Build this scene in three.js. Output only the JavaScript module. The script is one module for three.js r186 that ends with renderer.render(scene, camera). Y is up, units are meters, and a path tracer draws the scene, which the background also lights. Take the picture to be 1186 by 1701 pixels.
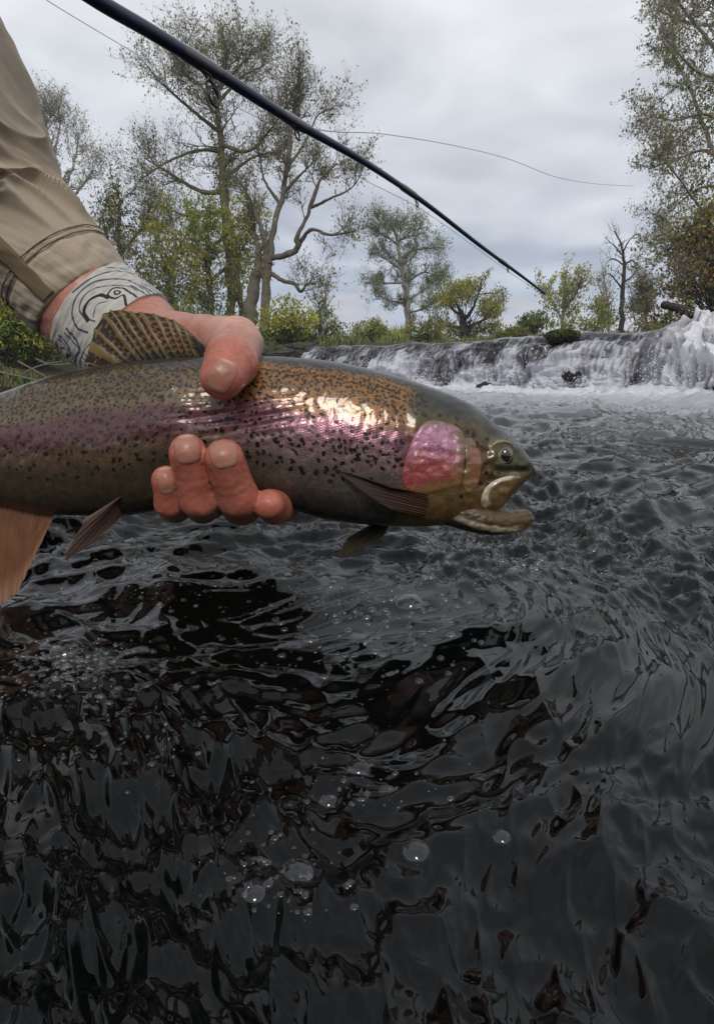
import * as THREE from 'three';
import { createNoise2D, createNoise3D } from 'simplex-noise';
import { mergeGeometries } from 'three/addons/utils/BufferGeometryUtils.js';

// ---------------------------------------------------------------- camera, sky, sun, exposure
const scene = new THREE.Scene();
const EYE = new THREE.Vector3(0, 0.1, 0), F = 1000, CX = 593, CY = 850.5, PITCH = Math.atan(230.5 / 1000);
const camera = new THREE.PerspectiveCamera(2 * Math.atan(CY / F) * 180 / Math.PI, 713 / 1024, 0.02, 600);
camera.position.copy(EYE); camera.rotation.set(-PITCH, 0, 0); camera.updateMatrixWorld();
const renderer = new THREE.WebGLRenderer({ antialias: true });
renderer.setSize(713, 1024);
renderer.toneMapping = THREE.LinearToneMapping;
renderer.toneMappingExposure = 1.1;
renderer.shadowMap.enabled = true;

function mulberry(a) { return () => { a |= 0; a = a + 0x6D2B79F5 | 0; let t = Math.imul(a ^ a >>> 15, 1 | a); t = t + Math.imul(t ^ t >>> 7, 61 | t) ^ t; return ((t ^ t >>> 14) >>> 0) / 4294967296; }; }
const n2 = createNoise2D(mulberry(11)), n3 = createNoise3D(mulberry(12));
const sstep = (a, b, x) => { const t = Math.min(1, Math.max(0, (x - a) / (b - a))); return t * t * (3 - 2 * t); };
const lerp = (a, b, t) => a + (b - a) * t, clamp = (x, a = 0, b = 1) => Math.min(b, Math.max(a, x));
const mix3 = (a, b, t) => [lerp(a[0], b[0], t), lerp(a[1], b[1], t), lerp(a[2], b[2], t)];
const fbm2 = (x, y, o = 4) => { let s = 0, a = 0.5; for (let i = 0; i < o; i++) { s += a * n2(x, y); x = x * 2.03 + 7.1; y = y * 2.03 - 3.7; a *= 0.5; } return s; };
const fbm3 = (x, y, z, o = 3) => { let s = 0, a = 0.5; for (let i = 0; i < o; i++) { s += a * n3(x, y, z); x = x * 2.03 + 7.1; y = y * 2.03 - 3.7; z = z * 2.03 + 1.3; a *= 0.5; } return s; };
const lin = (r, g, b) => { const c = new THREE.Color().setRGB(r / 255, g / 255, b / 255, THREE.SRGBColorSpace); return [c.r, c.g, c.b]; };

{ // overcast sky: brighter to the zenith, thin streaky cloud, a pale band at the horizon
  const W = 1024, H = 512, data = new Float32Array(W * H * 4);
  for (let j = 0; j < H; j++) for (let i = 0; i < W; i++) {
    const up = ((j + 0.5) / H - 0.5) * Math.PI, ro = ((i + 0.5) / W - 0.5) * 2 * Math.PI;
    const x = Math.cos(ro) * Math.cos(up), z = Math.sin(ro) * Math.cos(up), y = Math.sin(up), e = up * 180 / Math.PI;
    const k = 1 / (Math.max(y, 0) + 0.16), px = x * k, pz = z * k;
    const w = fbm2(px * 0.6 + 4, pz * 0.6, 3);
    const a = fbm2(px * 0.55 + pz * 0.35 + w * 0.9, pz * 1.0 - px * 0.25 + 9 + w * 0.5, 5);
    const b = fbm2(px * 1.3 + 31 + w, pz * 2.3 + 5 - w, 4);
    let c = mix3([0.73, 0.69, 0.71], [0.42, 0.475, 0.575], sstep(0.5, 6.5, e + a * 5));
    c = mix3(c, [0.52, 0.55, 0.62], sstep(7, 15, e + a * 6));
    c = mix3(c, [0.62, 0.645, 0.69], sstep(14, 26, e + a * 6));
    c = mix3(c, [0.53, 0.56, 0.61], sstep(27, 50, e));
    const m = 1.12 * (1 + 0.26 * a + 0.14 * b);
    const o = (j * W + i) * 4;
    data[o] = c[0] * m; data[o + 1] = c[1] * m; data[o + 2] = c[2] * (m * 0.92 + 0.08); data[o + 3] = 1;
  }
  const t = new THREE.DataTexture(data, W, H, THREE.RGBAFormat, THREE.FloatType);
  t.mapping = THREE.EquirectangularReflectionMapping; t.magFilter = THREE.LinearFilter; t.needsUpdate = true;
  scene.background = t; scene.environment = t;
}
const sun = new THREE.DirectionalLight(new THREE.Color(1, 0.955, 0.89), 1.35);
sun.position.set(0.6, 6, 5.2); sun.target.position.set(0, 0, -1); sun.castShadow = true; sun.shadow.radius = 32;
Object.assign(sun.shadow.camera, { left: -25, right: 25, top: 25, bottom: -25, near: 0.1, far: 80 }); sun.shadow.mapSize.set(2048, 2048);
scene.add(sun, sun.target);
scene.fog = new THREE.FogExp2(new THREE.Color(0.80, 0.82, 0.86), 0.003);

// ---------------------------------------------------------------- helpers
const V = (x, y, z) => new THREE.Vector3(x, y, z);
const P = (px, py, d) => V((px - CX) / F * d, -(py - CY) / F * d, -d).applyMatrix4(camera.matrixWorld);          // the point that deep along the lens axis
const atHeight = (px, py, y) => { const v = P(px, py, 1).sub(EYE); return EYE.clone().addScaledVector(v, (y - EYE.y) / v.y); };
const taken = {};
function numbered(n) { const k = taken[n] = (taken[n] ?? -1) + 1; return k ? n + '_' + String(k).padStart(3, '0') : n; }
function thing(name, label, category, pos, group) {
  const o = new THREE.Group(); o.name = numbered(name); if (pos) o.position.copy(pos); scene.add(o);
  o.userData = { label, category }; if (group) o.userData.group = group; return o;
}
function part(name, geo, mat, parent, extra) {
  const m = new THREE.Mesh(geo, mat); m.name = name; m.castShadow = m.receiveShadow = true; if (extra) Object.assign(m.userData, extra);
  parent.add(m); return m;
}
function structure(name, geo, mat) { const m = part(numbered(name), geo, mat, scene); m.userData.kind = 'structure'; return m; }
function shiftTo(geo, o) { geo.translate(-o.x, -o.y, -o.z); return geo; }
function geoOf(pos, idx, col, uv, normals = true) {
  const g = new THREE.BufferGeometry(); g.setAttribute('position', new THREE.Float32BufferAttribute(pos, 3)); g.setIndex(new THREE.BufferAttribute(idx instanceof Uint32Array ? idx : Uint32Array.from(idx), 1));
  if (col) g.setAttribute('color', new THREE.Float32BufferAttribute(col, 3)); if (uv) g.setAttribute('uv', new THREE.Float32BufferAttribute(uv, 2));
  if (normals) g.computeVertexNormals(); return g;
}
// grid surface: f(i, j) -> [x, y, z, (r, g, b), (u, v)]
function gridGeo(ni, nj, f, { color = false, uv = false, closeI = false, flip = false } = {}) {
  const pos = [], col = color ? [] : null, uvs = uv ? [] : null, idx = [];
  for (let j = 0; j <= nj; j++) for (let i = 0; i <= ni; i++) {
    const q = f(i / ni, j / nj, i, j); pos.push(q[0], q[1], q[2]);
    if (color) col.push(q[3], q[4], q[5]);
    if (uv) { const k = color ? 6 : 3; uvs.push(q[k] ?? i / ni, q[k + 1] ?? j / nj); }
  }
  for (let j = 0; j < nj; j++) for (let i = 0; i < ni; i++) {
    const a = j * (ni + 1) + i, b = a + 1, c = a + ni + 1, d = c + 1;
    if (flip) idx.push(a, c, b, b, c, d); else idx.push(a, b, c, b, d, c);
  }
  const g = geoOf(pos, idx, col, uvs);
  if (closeI) { const n = g.attributes.normal; for (let j = 0; j <= nj; j++) { const a = j * (ni + 1), b = a + ni; const x = n.getX(a) + n.getX(b), y = n.getY(a) + n.getY(b), z = n.getZ(a) + n.getZ(b), l = Math.hypot(x, y, z) || 1; n.setXYZ(a, x / l, y / l, z / l); n.setXYZ(b, x / l, y / l, z / l); } }
  return g;
}
// curve through [x, y] points without overshoot
function curve(p) {
  const n = p.length, m = [], d = []; for (let i = 0; i < n - 1; i++) d.push((p[i + 1][1] - p[i][1]) / (p[i + 1][0] - p[i][0]));
  for (let i = 0; i < n; i++) m.push(i === 0 ? d[0] : i === n - 1 ? d[n - 2] : d[i - 1] * d[i] <= 0 ? 0 : 2 * d[i - 1] * d[i] / (d[i - 1] + d[i]));
  return (x) => {
    if (x <= p[0][0]) return p[0][1]; if (x >= p[n - 1][0]) return p[n - 1][1];
    let i = 0; while (x > p[i + 1][0]) i++;
    const h = p[i + 1][0] - p[i][0], t = (x - p[i][0]) / h, t2 = t * t, t3 = t2 * t;
    return (2 * t3 - 3 * t2 + 1) * p[i][1] + (t3 - 2 * t2 + t) * h * m[i] + (3 * t2 - 2 * t3) * p[i + 1][1] + (t3 - t2) * h * m[i + 1];
  };
}
class Tubes { // collects tapered tubes into one geometry
  constructor() { this.p = []; this.n = []; this.i = []; this.c = []; }
  add(pts, sides, color) { // pts: [{p: Vector3, r}]
    const base = this.p.length / 3, t = V(0, 0, 0), u = V(0, 0, 0), w = V(0, 0, 0); let ref = null;
    pts.forEach((q, k) => {
      t.copy(pts[Math.min(k + 1, pts.length - 1)].p).sub(pts[Math.max(k - 1, 0)].p).normalize();
      if (!ref) ref = Math.abs(t.y) < 0.9 ? V(0, 1, 0) : V(1, 0, 0);
      u.crossVectors(t, ref).normalize(); w.crossVectors(t, u).normalize(); ref.copy(w).negate(); ref = V(0, 0, 0).crossVectors(u, t);
      for (let s = 0; s < sides; s++) {
        const a = s / sides * Math.PI * 2, c = Math.cos(a), d = Math.sin(a), nx = u.x * c + w.x * d, ny = u.y * c + w.y * d, nz = u.z * c + w.z * d;
        this.p.push(q.p.x + nx * q.r, q.p.y + ny * q.r, q.p.z + nz * q.r); this.n.push(nx, ny, nz);
        const cc = q.c || color; if (cc) this.c.push(cc[0], cc[1], cc[2]);
      }
    });
    for (let k = 0; k < pts.length - 1; k++) for (let s = 0; s < sides; s++) {
      const a = base + k * sides + s, b = base + k * sides + (s + 1) % sides, c = a + sides, d = b + sides; this.i.push(a, b, c, b, d, c);
    }
    if (sides > 3) { const e = base + (pts.length - 1) * sides; for (let s = 1; s < sides - 1; s++) { this.i.push(base, base + s + 1, base + s); this.i.push(e, e + s, e + s + 1); } }
  }
  geo(o) { const g = geoOf(this.p, this.i, this.c.length ? this.c : null, null, false); g.setAttribute('normal', new THREE.Float32BufferAttribute(this.n, 3)); if (o) shiftTo(g, o); return g; }
}
// mesh of the zero surface of a distance field (surface nets)
function surfaceNets(f, lo, hi, cell) {
  const nx = Math.ceil((hi.x - lo.x) / cell) + 1, ny = Math.ceil((hi.y - lo.y) / cell) + 1, nz = Math.ceil((hi.z - lo.z) / cell) + 1;
  const v = new Float32Array(nx * ny * nz), id = new Int32Array(nx * ny * nz).fill(-1), pos = [], idx = [], at = (x, y, z) => (z * ny + y) * nx + x;
  for (let z = 0; z < nz; z++) for (let y = 0; y < ny; y++) for (let x = 0; x < nx; x++) v[at(x, y, z)] = f(lo.x + x * cell, lo.y + y * cell, lo.z + z * cell);
  for (let z = 0; z < nz - 1; z++) for (let y = 0; y < ny - 1; y++) for (let x = 0; x < nx - 1; x++) {
    let mask = 0, sx = 0, sy = 0, sz = 0, n = 0; const c = [];
    for (let k = 0; k < 8; k++) { c[k] = v[at(x + (k & 1), y + (k >> 1 & 1), z + (k >> 2))]; if (c[k] < 0) mask |= 1 << k; }
    if (mask === 0 || mask === 255) continue;
    for (let k = 0; k < 8; k++) for (const b of [1, 2, 4]) { const m = k | b; if (m === k || (c[k] < 0) === (c[m] < 0)) continue; const t = c[k] / (c[k] - c[m]); sx += (k & 1) + (b === 1 ? t : 0); sy += (k >> 1 & 1) + (b === 2 ? t : 0); sz += (k >> 2) + (b === 4 ? t : 0); n++; }
    id[at(x, y, z)] = pos.length / 3; pos.push(lo.x + (x + sx / n) * cell, lo.y + (y + sy / n) * cell, lo.z + (z + sz / n) * cell);
  }
  for (let z = 1; z < nz - 1; z++) for (let y = 1; y < ny - 1; y++) for (let x = 1; x < nx - 1; x++) {
    const a = v[at(x, y, z)] < 0;
    const quad = (p, q, r, s, fl) => { if (p < 0 || q < 0 || r < 0 || s < 0) return; if (fl) idx.push(p, r, q, p, s, r); else idx.push(p, q, r, p, r, s); };
    if (a !== v[at(x + 1, y, z)] < 0) quad(id[at(x, y - 1, z - 1)], id[at(x, y, z - 1)], id[at(x, y, z)], id[at(x, y - 1, z)], !a);
    if (a !== v[at(x, y + 1, z)] < 0) quad(id[at(x - 1, y, z - 1)], id[at(x - 1, y, z)], id[at(x, y, z)], id[at(x, y, z - 1)], !a);
    if (a !== v[at(x, y, z + 1)] < 0) quad(id[at(x - 1, y - 1, z)], id[at(x, y - 1, z)], id[at(x, y, z)], id[at(x - 1, y, z)], !a);
  }
  const nor = new Float32Array(pos.length), e = cell * 0.6;
  for (let i = 0; i < pos.length; i += 3) {
    const x = pos[i], y = pos[i + 1], z = pos[i + 2]; let gx = f(x + e, y, z) - f(x - e, y, z), gy = f(x, y + e, z) - f(x, y - e, z), gz = f(x, y, z + e) - f(x, y, z - e); const l = Math.hypot(gx, gy, gz) || 1;
    nor[i] = gx / l; nor[i + 1] = gy / l; nor[i + 2] = gz / l;
  }
  const g = geoOf(pos, idx, null, null, false); g.setAttribute('normal', new THREE.Float32BufferAttribute(nor, 3)); return g;
}
function colorBy(g, f) { const p = g.attributes.position, n = g.attributes.normal, c = new Float32Array(p.count * 3); for (let i = 0; i < p.count; i++) { const k = f(p.getX(i), p.getY(i), p.getZ(i), n ? n.getX(i) : 0, n ? n.getY(i) : 1, n ? n.getZ(i) : 0); c.set(k, i * 3); } g.setAttribute('color', new THREE.BufferAttribute(c, 3)); return g; }
const std = (o) => new THREE.MeshStandardMaterial(o), phys = (o) => new THREE.MeshPhysicalMaterial(o);
function noiseTexture(size, f, repeat) { // tiling grey texture, f(u, v) in 0..1
  const d = new Uint8Array(size * size * 4);
  for (let j = 0; j < size; j++) for (let i = 0; i < size; i++) { const k = clamp(f(i / size, j / size)) * 255; d.set([k, k, k, 255], (j * size + i) * 4); }
  const t = new THREE.DataTexture(d, size, size); t.wrapS = t.wrapT = THREE.RepeatWrapping; t.magFilter = THREE.LinearFilter; if (repeat) t.repeat.set(...repeat); t.needsUpdate = true; return t;
}
const torus = (u, v, r) => { const a = u * Math.PI * 2, b = v * Math.PI * 2; return n3(Math.cos(a) * r, Math.sin(a) * r + Math.cos(b) * r * 1.3, Math.sin(b) * r * 1.3); };
function canvas(w, h) { const c = document.createElement('canvas'); c.width = w; c.height = h; return c; }
function canvasTexture(c) { const t = new THREE.CanvasTexture(c); t.colorSpace = THREE.SRGBColorSpace; return t; }

// ---------------------------------------------------------------- the setting: ground, river, weir
const LIP = 0.35;
const lipL = atHeight(500, 580.5, LIP), lipM = atHeight(770, 566.5, LIP), lipR = atHeight(1125, 549.5, LIP);
const lipDir = lipR.clone().sub(lipM).setY(0).normalize();
const lipEnd = lipR.clone().addScaledVector(lipDir, 3.2), lipStart = lipL.clone().addScaledVector(lipL.clone().sub(lipM).setY(0).normalize(), 0.5);
const lipCurve = new THREE.CatmullRomCurve3([lipStart, lipL, lipM, lipR, lipEnd]);
function polyDist(poly, x, z) { // signed distance, negative inside
  let d = 1e9, inside = false;
  for (let i = 0, j = poly.length - 1; i < poly.length; j = i++) {
    const [ax, az] = poly[j], [bx, bz] = poly[i], ex = bx - ax, ez = bz - az, t = clamp(((x - ax) * ex + (z - az) * ez) / (ex * ex + ez * ez));
    d = Math.min(d, Math.hypot(x - ax - ex * t, z - az - ez * t)); if ((az > z) !== (bz > z) && x < (bx - ax) * (z - az) / (bz - az) + ax) inside = !inside;
  }
  return inside ? -d : d;
}
const POOL_D = [[lipStart.x, lipStart.z], [-1.7, -5.3], [-2.5, -4.0], [-3.1, -1.5], [-3.2, 9], [5.5, 9], [lipEnd.x, lipEnd.z + 0.4], [lipEnd.x, lipEnd.z], [lipR.x, lipR.z], [lipM.x, lipM.z]];
const POOL_U = [[lipStart.x, lipStart.z], [lipM.x, lipM.z], [lipR.x, lipR.z], [lipEnd.x, lipEnd.z], [5.2, -3.4], [4.4, -5.4], [4.0, -8], [2, -10.5], [-0.8, -9.5], [-1.2, -7.5]];
function ground(x, z) {
  const dD = polyDist(POOL_D, x, z), dU = polyDist(POOL_U, x, z), d = Math.min(dD, dU);
  const bed = dD < dU ? -0.4 : 0.12, r = Math.hypot(x, z);
  const bank = lerp(dD < dU && x < 0 ? 0.03 : 0.52, 0.52, sstep(0.3, 4.5, d)) + 0.055 * Math.max(0, Math.min(d, 9)) + 0.0035 * Math.max(0, r - 12) + 0.12 * n2(x * 0.5, z * 0.5) * sstep(0, 3, d) + 0.05 * n2(x * 1.7, z * 1.7);
  const hill = 0.42 * Math.max(0, z - 9.5) * sstep(40, 25, z) + (z >= 25 ? 0 : 0);
  return hill + lerp(bed, bank, sstep(-0.15, 0.75, d + 0.12 * n2(x * 1.3, z * 1.3)));
}
{
  const rr = []; for (let r = 0; r < 400;) { rr.push(r); r += Math.max(0.16, r * 0.045); } rr.push(500);
  const NA = 200, g = gridGeo(NA, rr.length - 1, (u, v, i, j) => {
    const a = u * Math.PI * 2, x = Math.cos(a) * rr[j], z = Math.sin(a) * rr[j] - 3, y = ground(x, z);
    const k = 0.5 + 0.5 * fbm2(x * 0.8, z * 0.8, 4), c = mix3([0.030, 0.024, 0.014], [0.05, 0.055, 0.018], k); return [x, y, z, ...c];
  }, { color: true, flip: true });
  structure('ground', g, std({ vertexColors: true, roughness: 1 }));
}

// river: choppy water, finer near the lens; flow runs from the weir towards the left foreground
const flow = V(-0.55, 0, 0.83).normalize();
function nearWeir(x, z) { let m = 1e9; for (const q of LIPS) { const d = (q.x - x) ** 2 + (q.z - z) ** 2; if (d < m) m = d; } return Math.sqrt(m); }
const LIPS = lipCurve.getPoints(60);
function chop(x, z, cell) { // height of the water; waves shorter than the mesh can carry are left out
  const r = Math.hypot(x, z), wd = nearWeir(x, z), rough = 1 + 1.6 * Math.exp(-((wd - 0.3) ** 2) / 1.2);
  const wx = n2(x * 2.1 + 5, z * 2.1) * 0.07 + n2(x * 7.3, z * 7.3 + 9) * 0.010, wz = n2(x * 2.1, z * 2.1 + 17) * 0.07 + n2(x * 7.3 + 3, z * 7.3) * 0.010;
  const s0 = (x + wx) * flow.x + (z + wz) * flow.z, t0 = -(x + wx) * flow.z + (z + wz) * flow.x; // along and across
  let h = 0;
  const oct = (f, amp, st, o, turn = 0, sharp = false) => { const k = sstep(1.6, 3.5, 1 / (f * cell)); if (k <= 0) return; const c = Math.cos(turn), d = Math.sin(turn), s = s0 * c - t0 * d, t = s0 * d + t0 * c; let n = n2(s * f * st + o, t * f + o * 1.7); if (sharp) { n = 1 - Math.abs(n); n = n * n - 0.4; } h += amp * k * n; };
  const busy = 0.55 + 0.75 * sstep(-0.3, 0.45, n2(x * 3.1 + 40, z * 3.1 - 8) + 0.6 * sstep(0.15, -0.3, x) * sstep(-0.12, -0.4, z)), calm = 1 - 0.1 * sstep(0.02, 0.14, x) * sstep(0.3, 0.12, r);   // broken water in patches
  const near = 0.38 + 0.62 * sstep(0.12, 0.55, r), fine = 1.35 - 0.35 * sstep(0.12, 0.5, r);
  oct(1.1, 0.016 * rough * sstep(0.2, 1.2, r), 0.8, 0, 0.4); oct(2.8, 0.0075 * rough * near, 0.7, 11, -0.3); oct(5.2, 0.0042 * rough * near, 0.7, 23, 0.5, r > 0.45); 
  oct(8.5, 0.0050 * near, 0.8, 41, -0.6); oct(13.5, 0.0048 * near, 0.7, 57, 0.35); oct(19, 0.0036 * calm * near, 0.75, 33, -0.8, true); oct(28, 0.0029 * calm * (0.3 + 0.7 * near), 0.75, 71, 0.2);
  oct(44, 0.0015 * busy * fine * calm, 0.8, 91, -0.4); oct(62, 0.0010 * busy * fine * calm, 0.8, 19, 0.7, true); oct(95, 0.00055 * busy * fine * calm, 1, 7); oct(190, 0.0002 * busy * fine * calm, 1, 3);
  return h;
}
function foamAt(x, z) {
  const wd = nearWeir(x, z), s = x * flow.x + z * flow.z, t = -x * flow.z + z * flow.x;
  const st = fbm2(s * 1.1 + 3, t * 4.5, 4) + 0.6 * fbm2(s * 6, t * 13 + 8, 3);
  return clamp(sstep(3.0, 0.9, wd + 1.1 * st) * 1.0 + sstep(3.3, 0.5, wd) * (0.22 + 1.5 * st) * 0.85) * sstep(0.85, 1.6, -z + Math.max(0, x) * 0.4);
}
{
  const rr = [0.015], ratio = 1.0088; while (rr[rr.length - 1] < 9.5) rr.push(rr[rr.length - 1] * (rr[rr.length - 1] < 0.05 ? 1.05 : ratio));
  const an = [], HALF = 0.72; for (let i = 0; i <= 620; i++) an.push(-HALF + 2 * HALF * i / 620);
  for (let i = 1; i < 60; i++) an.push(HALF + (2 * Math.PI - 2 * HALF) * i / 60); an.push(2 * Math.PI - HALF);
  const ni = an.length, nj = rr.length, pos = new Float32Array(ni * nj * 3), col = new Float32Array(ni * nj * 3), fo = new Float32Array(ni * nj), idx = [], idxF = [];
  for (let j = 0; j < nj; j++) for (let i = 0; i < ni; i++) {
    const o = j * ni + i, a = an[i], x = Math.sin(a) * rr[j], z = -Math.cos(a) * rr[j], cell = Math.max(rr[j] * 0.0088, i > 621 ? rr[j] * 0.08 : 0);
    let f = i > 625 ? 0 : foamAt(x, z), y = chop(x, z, cell);
    if (f > 0) { y += f * (0.006 + 0.028 * Math.abs(n2(x * 5, z * 5)) + 0.02 * Math.abs(n2(x * 13, z * 13)) ); }
    const ww = nearWeir(x, z); y += -0.05 * sstep(1.8, 0.6, ww) + 0.03 * Math.exp(-((ww - 0.5) ** 2) / 0.04) * Math.max(0, 0.55 + 0.9 * n2(x * 1.7, z * 1.7));
    pos[o * 3] = x; pos[o * 3 + 1] = y; pos[o * 3 + 2] = z; fo[o] = f;
    const tint = 0.5 + 0.5 * n2(x * 4 + 2, z * 4), deep = mix3([0.0012, 0.0024, 0.0027], [0.003, 0.0028, 0.0022], tint), milk = sstep(3.4, 1.3, ww) * (0.45 + 0.65 * sstep(-0.3, 0.4, fbm2(x * 1.5, z * 2.4, 3) + 0.6 * (y + 0.005) / 0.03)), c = mix3(mix3(deep, [0.36, 0.36, 0.39], 0.8 * milk), [0.62, 0.62, 0.66], Math.pow(f, 1.5));
    col.set(c, o * 3);
  }
  for (let j = 0; j < nj - 1; j++) for (let i = 0; i < ni - 1; i++) {
    const a = j * ni + i, b = a + 1, c = a + ni, d = c + 1, to = fo[a] + fo[b] + fo[c] + fo[d] > 1.6 ? idxF : idx; to.push(a, b, c, b, d, c);
  }
  const g = geoOf(pos, [...[]], col, null, false); const all = new Uint32Array(idx.length + idxF.length); all.set(idx, 0); all.set(idxF, idx.length);
  g.setIndex(new THREE.BufferAttribute(all, 1)); g.computeVertexNormals(); g.addGroup(0, idx.length, 0); g.addGroup(idx.length, idxF.length, 1);
  const water = phys({ vertexColors: true, roughness: 0.04, ior: 1.333, specularIntensity: 0.88 }), foam = phys({ vertexColors: true, roughness: 0.55, ior: 1.333 });
  structure('river', g, [water, foam]);
  // the sheet above the weir follows the crest
  const pg = gridGeo(120, 50, (u, v) => { const q = lipCurve.getPoint(u), t = lipCurve.getTangent(u), n = V(t.z, 0, -t.x).normalize(); const k = v * v * 6; return [q.x + n.x * k, LIP - 0.012 - 0.05 * sstep(0, 0.04, v) + 0.006 * n2(q.x * 3, k * 3) * sstep(0, 0.1, v), q.z + n.z * k]; }, { flip: true });
  structure('river', pg, phys({ color: new THREE.Color(0.014, 0.015, 0.012), roughness: 0.06, ior: 1.333 }));
}
{ // weir: a stone ledge under a broken sheet of falling water
  const o = lipM.clone().setY(0), w = thing('weir', 'low stone weir with white water tumbling over its ledge across the river', 'weir', o);
  const g = gridGeo(160, 24, (u, v) => {
    const q = lipCurve.getPoint(u), t = lipCurve.getTangent(u), n = V(-t.z, 0, t.x).normalize();
    const a = v * 24, out = a < 4 ? -0.3 + a * 0.085 : a < 20 ? 0.04 + (a - 4) * 0.014 : 0.3, y = a < 4 ? LIP - 0.12 : a < 20 ? LIP - 0.12 - (a - 4) * 0.04 : -0.3 - (a - 20) * 0.1;
    const k = 0.05 * n3(q.x * 4, y * 5, q.z * 4) + 0.02 * n3(q.x * 14, y * 14, q.z * 14);
    return [q.x + n.x * (out + k), y + (a < 4 ? 0 : k * 0.3), q.z + n.z * (out + k)];
  }, { flip: true });
  part('ledge', shiftTo(g, o), std({ color: new THREE.Color(0.05, 0.045, 0.04), roughness: 0.9 }), w);
  // falling water
  const NI = 900, NJ = 190, prof = curve([[0, 0], [0.12, 0.004], [0.22, -0.012], [0.34, -0.07], [0.55, -0.2], [0.8, -0.34], [1, -0.42]]);
  const outc = curve([[0, -0.12], [0.12, -0.02], [0.22, 0.035], [0.34, 0.09], [0.55, 0.17], [0.8, 0.25], [1, 0.34]]);
  const fo = [], len = lipCurve.getLength();
  const fg = gridGeo(NI, NJ, (u, v) => {
    const q = lipCurve.getPointAt(u), t = lipCurve.getTangentAt(u), n = V(-t.z, 0, t.x).normalize(), L = u * len;
    const gush = sstep(len - 3.42, len - 3.05, L), wob = n2(L * 0.8, 3) * 0.03;
    const lump = 1.35 * fbm2(L * 1.9, v * 1.3 + 5, 4), st = n2(L * 26, v * 3.2 + lump * 2) , st2 = n2(L * 60, v * 5 + 9), blob = Math.abs(n3(L * 9, v * 6, 4)), blob2 = Math.abs(n3(L * 22, v * 15, 9));
    const lo = sstep(0.12, 0.5, v), step = sstep(0.30, 0.36, v + 0.05 * n2(L * 3, 1)) - sstep(0.62, 0.72, v + 0.08 * n2(L * 2, 7));
    const q3 = fbm3(q.x * 7, v * 2.6 + q.z * 2, q.z * 7, 4), q4 = 1 - Math.abs(fbm3(q.x * 11 + 3, v * 4.5, q.z * 11, 3)) * 1.6;
    let d = lump * 0.08 * lo + 0.04 * step * lo + (st * 0.006 + st2 * 0.003) * sstep(0.15, 0.4, v) + (blob * 0.035 + blob2 * 0.02) * sstep(0.45, 0.9, v);
    d += 0.08 * sstep(0.1, 0.5, fbm2(L * 1.4 + 20, v * 2, 2)) * sstep(0.25, 0.4, v) + gush * (0.12 * sstep(0, 0.3, v) + 0.09 * q3 * sstep(0, 0.15, v) + 0.03 * q4 * lo + 0.05 * n2(L * 19, v * 2.5) * sstep(0, 0.2, v) + 0.02 * n2(L * 50, v * 4) * sstep(0, 0.2, v));
    let f = 0.92 * sstep(0.2, 1.0, v + 0.55 * lump + 0.22 * st + 0.10 * st2 + 0.15 * (blob2 - 0.3));
    f = Math.max(f, 0.75 * sstep(0.1, 0.8, st * 0.55 + st2 * 0.3 + lump * 1.1 + 0.15) * sstep(0.14, 0.4, v), gush * sstep(0.0, 0.1, v + 0.05 * st) * (0.82 + 0.3 * q3 + 0.12 * n2(L * 24, v * 2)));
    fo.push(f);
    const c = mix3([0.026, 0.025, 0.028], mix3([0.58, 0.58, 0.63], [0.76, 0.76, 0.79], gush), clamp(f)), out = outc(v) + d + wob * lo;
    return [q.x + n.x * out, LIP + prof(v) + 0.018 * n2(L * 1.3, 8) * sstep(0, 0.1, v) + 0.008 * n2(L * 4, 2) * sstep(0, 0.1, v) + gush * (0.045 * sstep(0, 0.12, v) + 0.05 * q3 * sstep(0, 0.1, v)) + d * 0.35, q.z + n.z * out, ...c];
  }, { color: true, flip: true });
  shiftTo(fg, o);
  const ix = fg.index.array, A = [], B = []; for (let k = 0; k < ix.length; k += 3) (fo[ix[k]] + fo[ix[k + 1]] + fo[ix[k + 2]] > 1.2 ? B : A).push(ix[k], ix[k + 1], ix[k + 2]);
  const all = new Uint32Array(ix.length); all.set(A, 0); all.set(B, A.length); fg.setIndex(new THREE.BufferAttribute(all, 1)); fg.addGroup(0, A.length, 0); fg.addGroup(A.length, B.length, 1);
  part('falling_water', fg, [phys({ vertexColors: true, roughness: 0.16, ior: 1.333 }), phys({ vertexColors: true, roughness: 0.6, ior: 1.333 })], w);
}
{ // spray thrown up at the foot and from the gush on the right: countless drops
  const rnd = mulberry(77), len = lipCurve.getLength(), n = 14000, g = new THREE.IcosahedronGeometry(1, 1);
  const m = new THREE.InstancedMesh(g, std({ color: new THREE.Color(0.72, 0.73, 0.76), roughness: 0.4 }), n), M = new THREE.Matrix4();
  for (let k = 0; k < n; k++) {
    const gush = rnd() < 0.6, L = gush ? len - 3.2 + rnd() * 1.2 : rnd() * len, u = clamp(L / len), q = lipCurve.getPointAt(u), t = lipCurve.getTangentAt(u), nn = V(-t.z, 0, t.x).normalize();
    const out = gush ? 0.02 + rnd() * 0.5 : 0.25 + rnd() * 0.35, y = gush ? LIP + 0.06 - out * 0.75 + (rnd() ** 3) * 0.10 + 0.02 * rnd() : 0.03 + rnd() ** 3 * 0.2, r = 0.0009 + 0.003 * rnd() ** 4;
    M.makeScale(r, r * (0.7 + 0.6 * rnd()), r).setPosition(q.x + nn.x * out, y, q.z + nn.z * out); m.setMatrixAt(k, M);
  }
  m.name = 'spray'; m.userData = { kind: 'stuff', label: 'fine white spray thrown up along the foot of the weir', category: 'spray' }; m.castShadow = true; scene.add(m);
}

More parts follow.
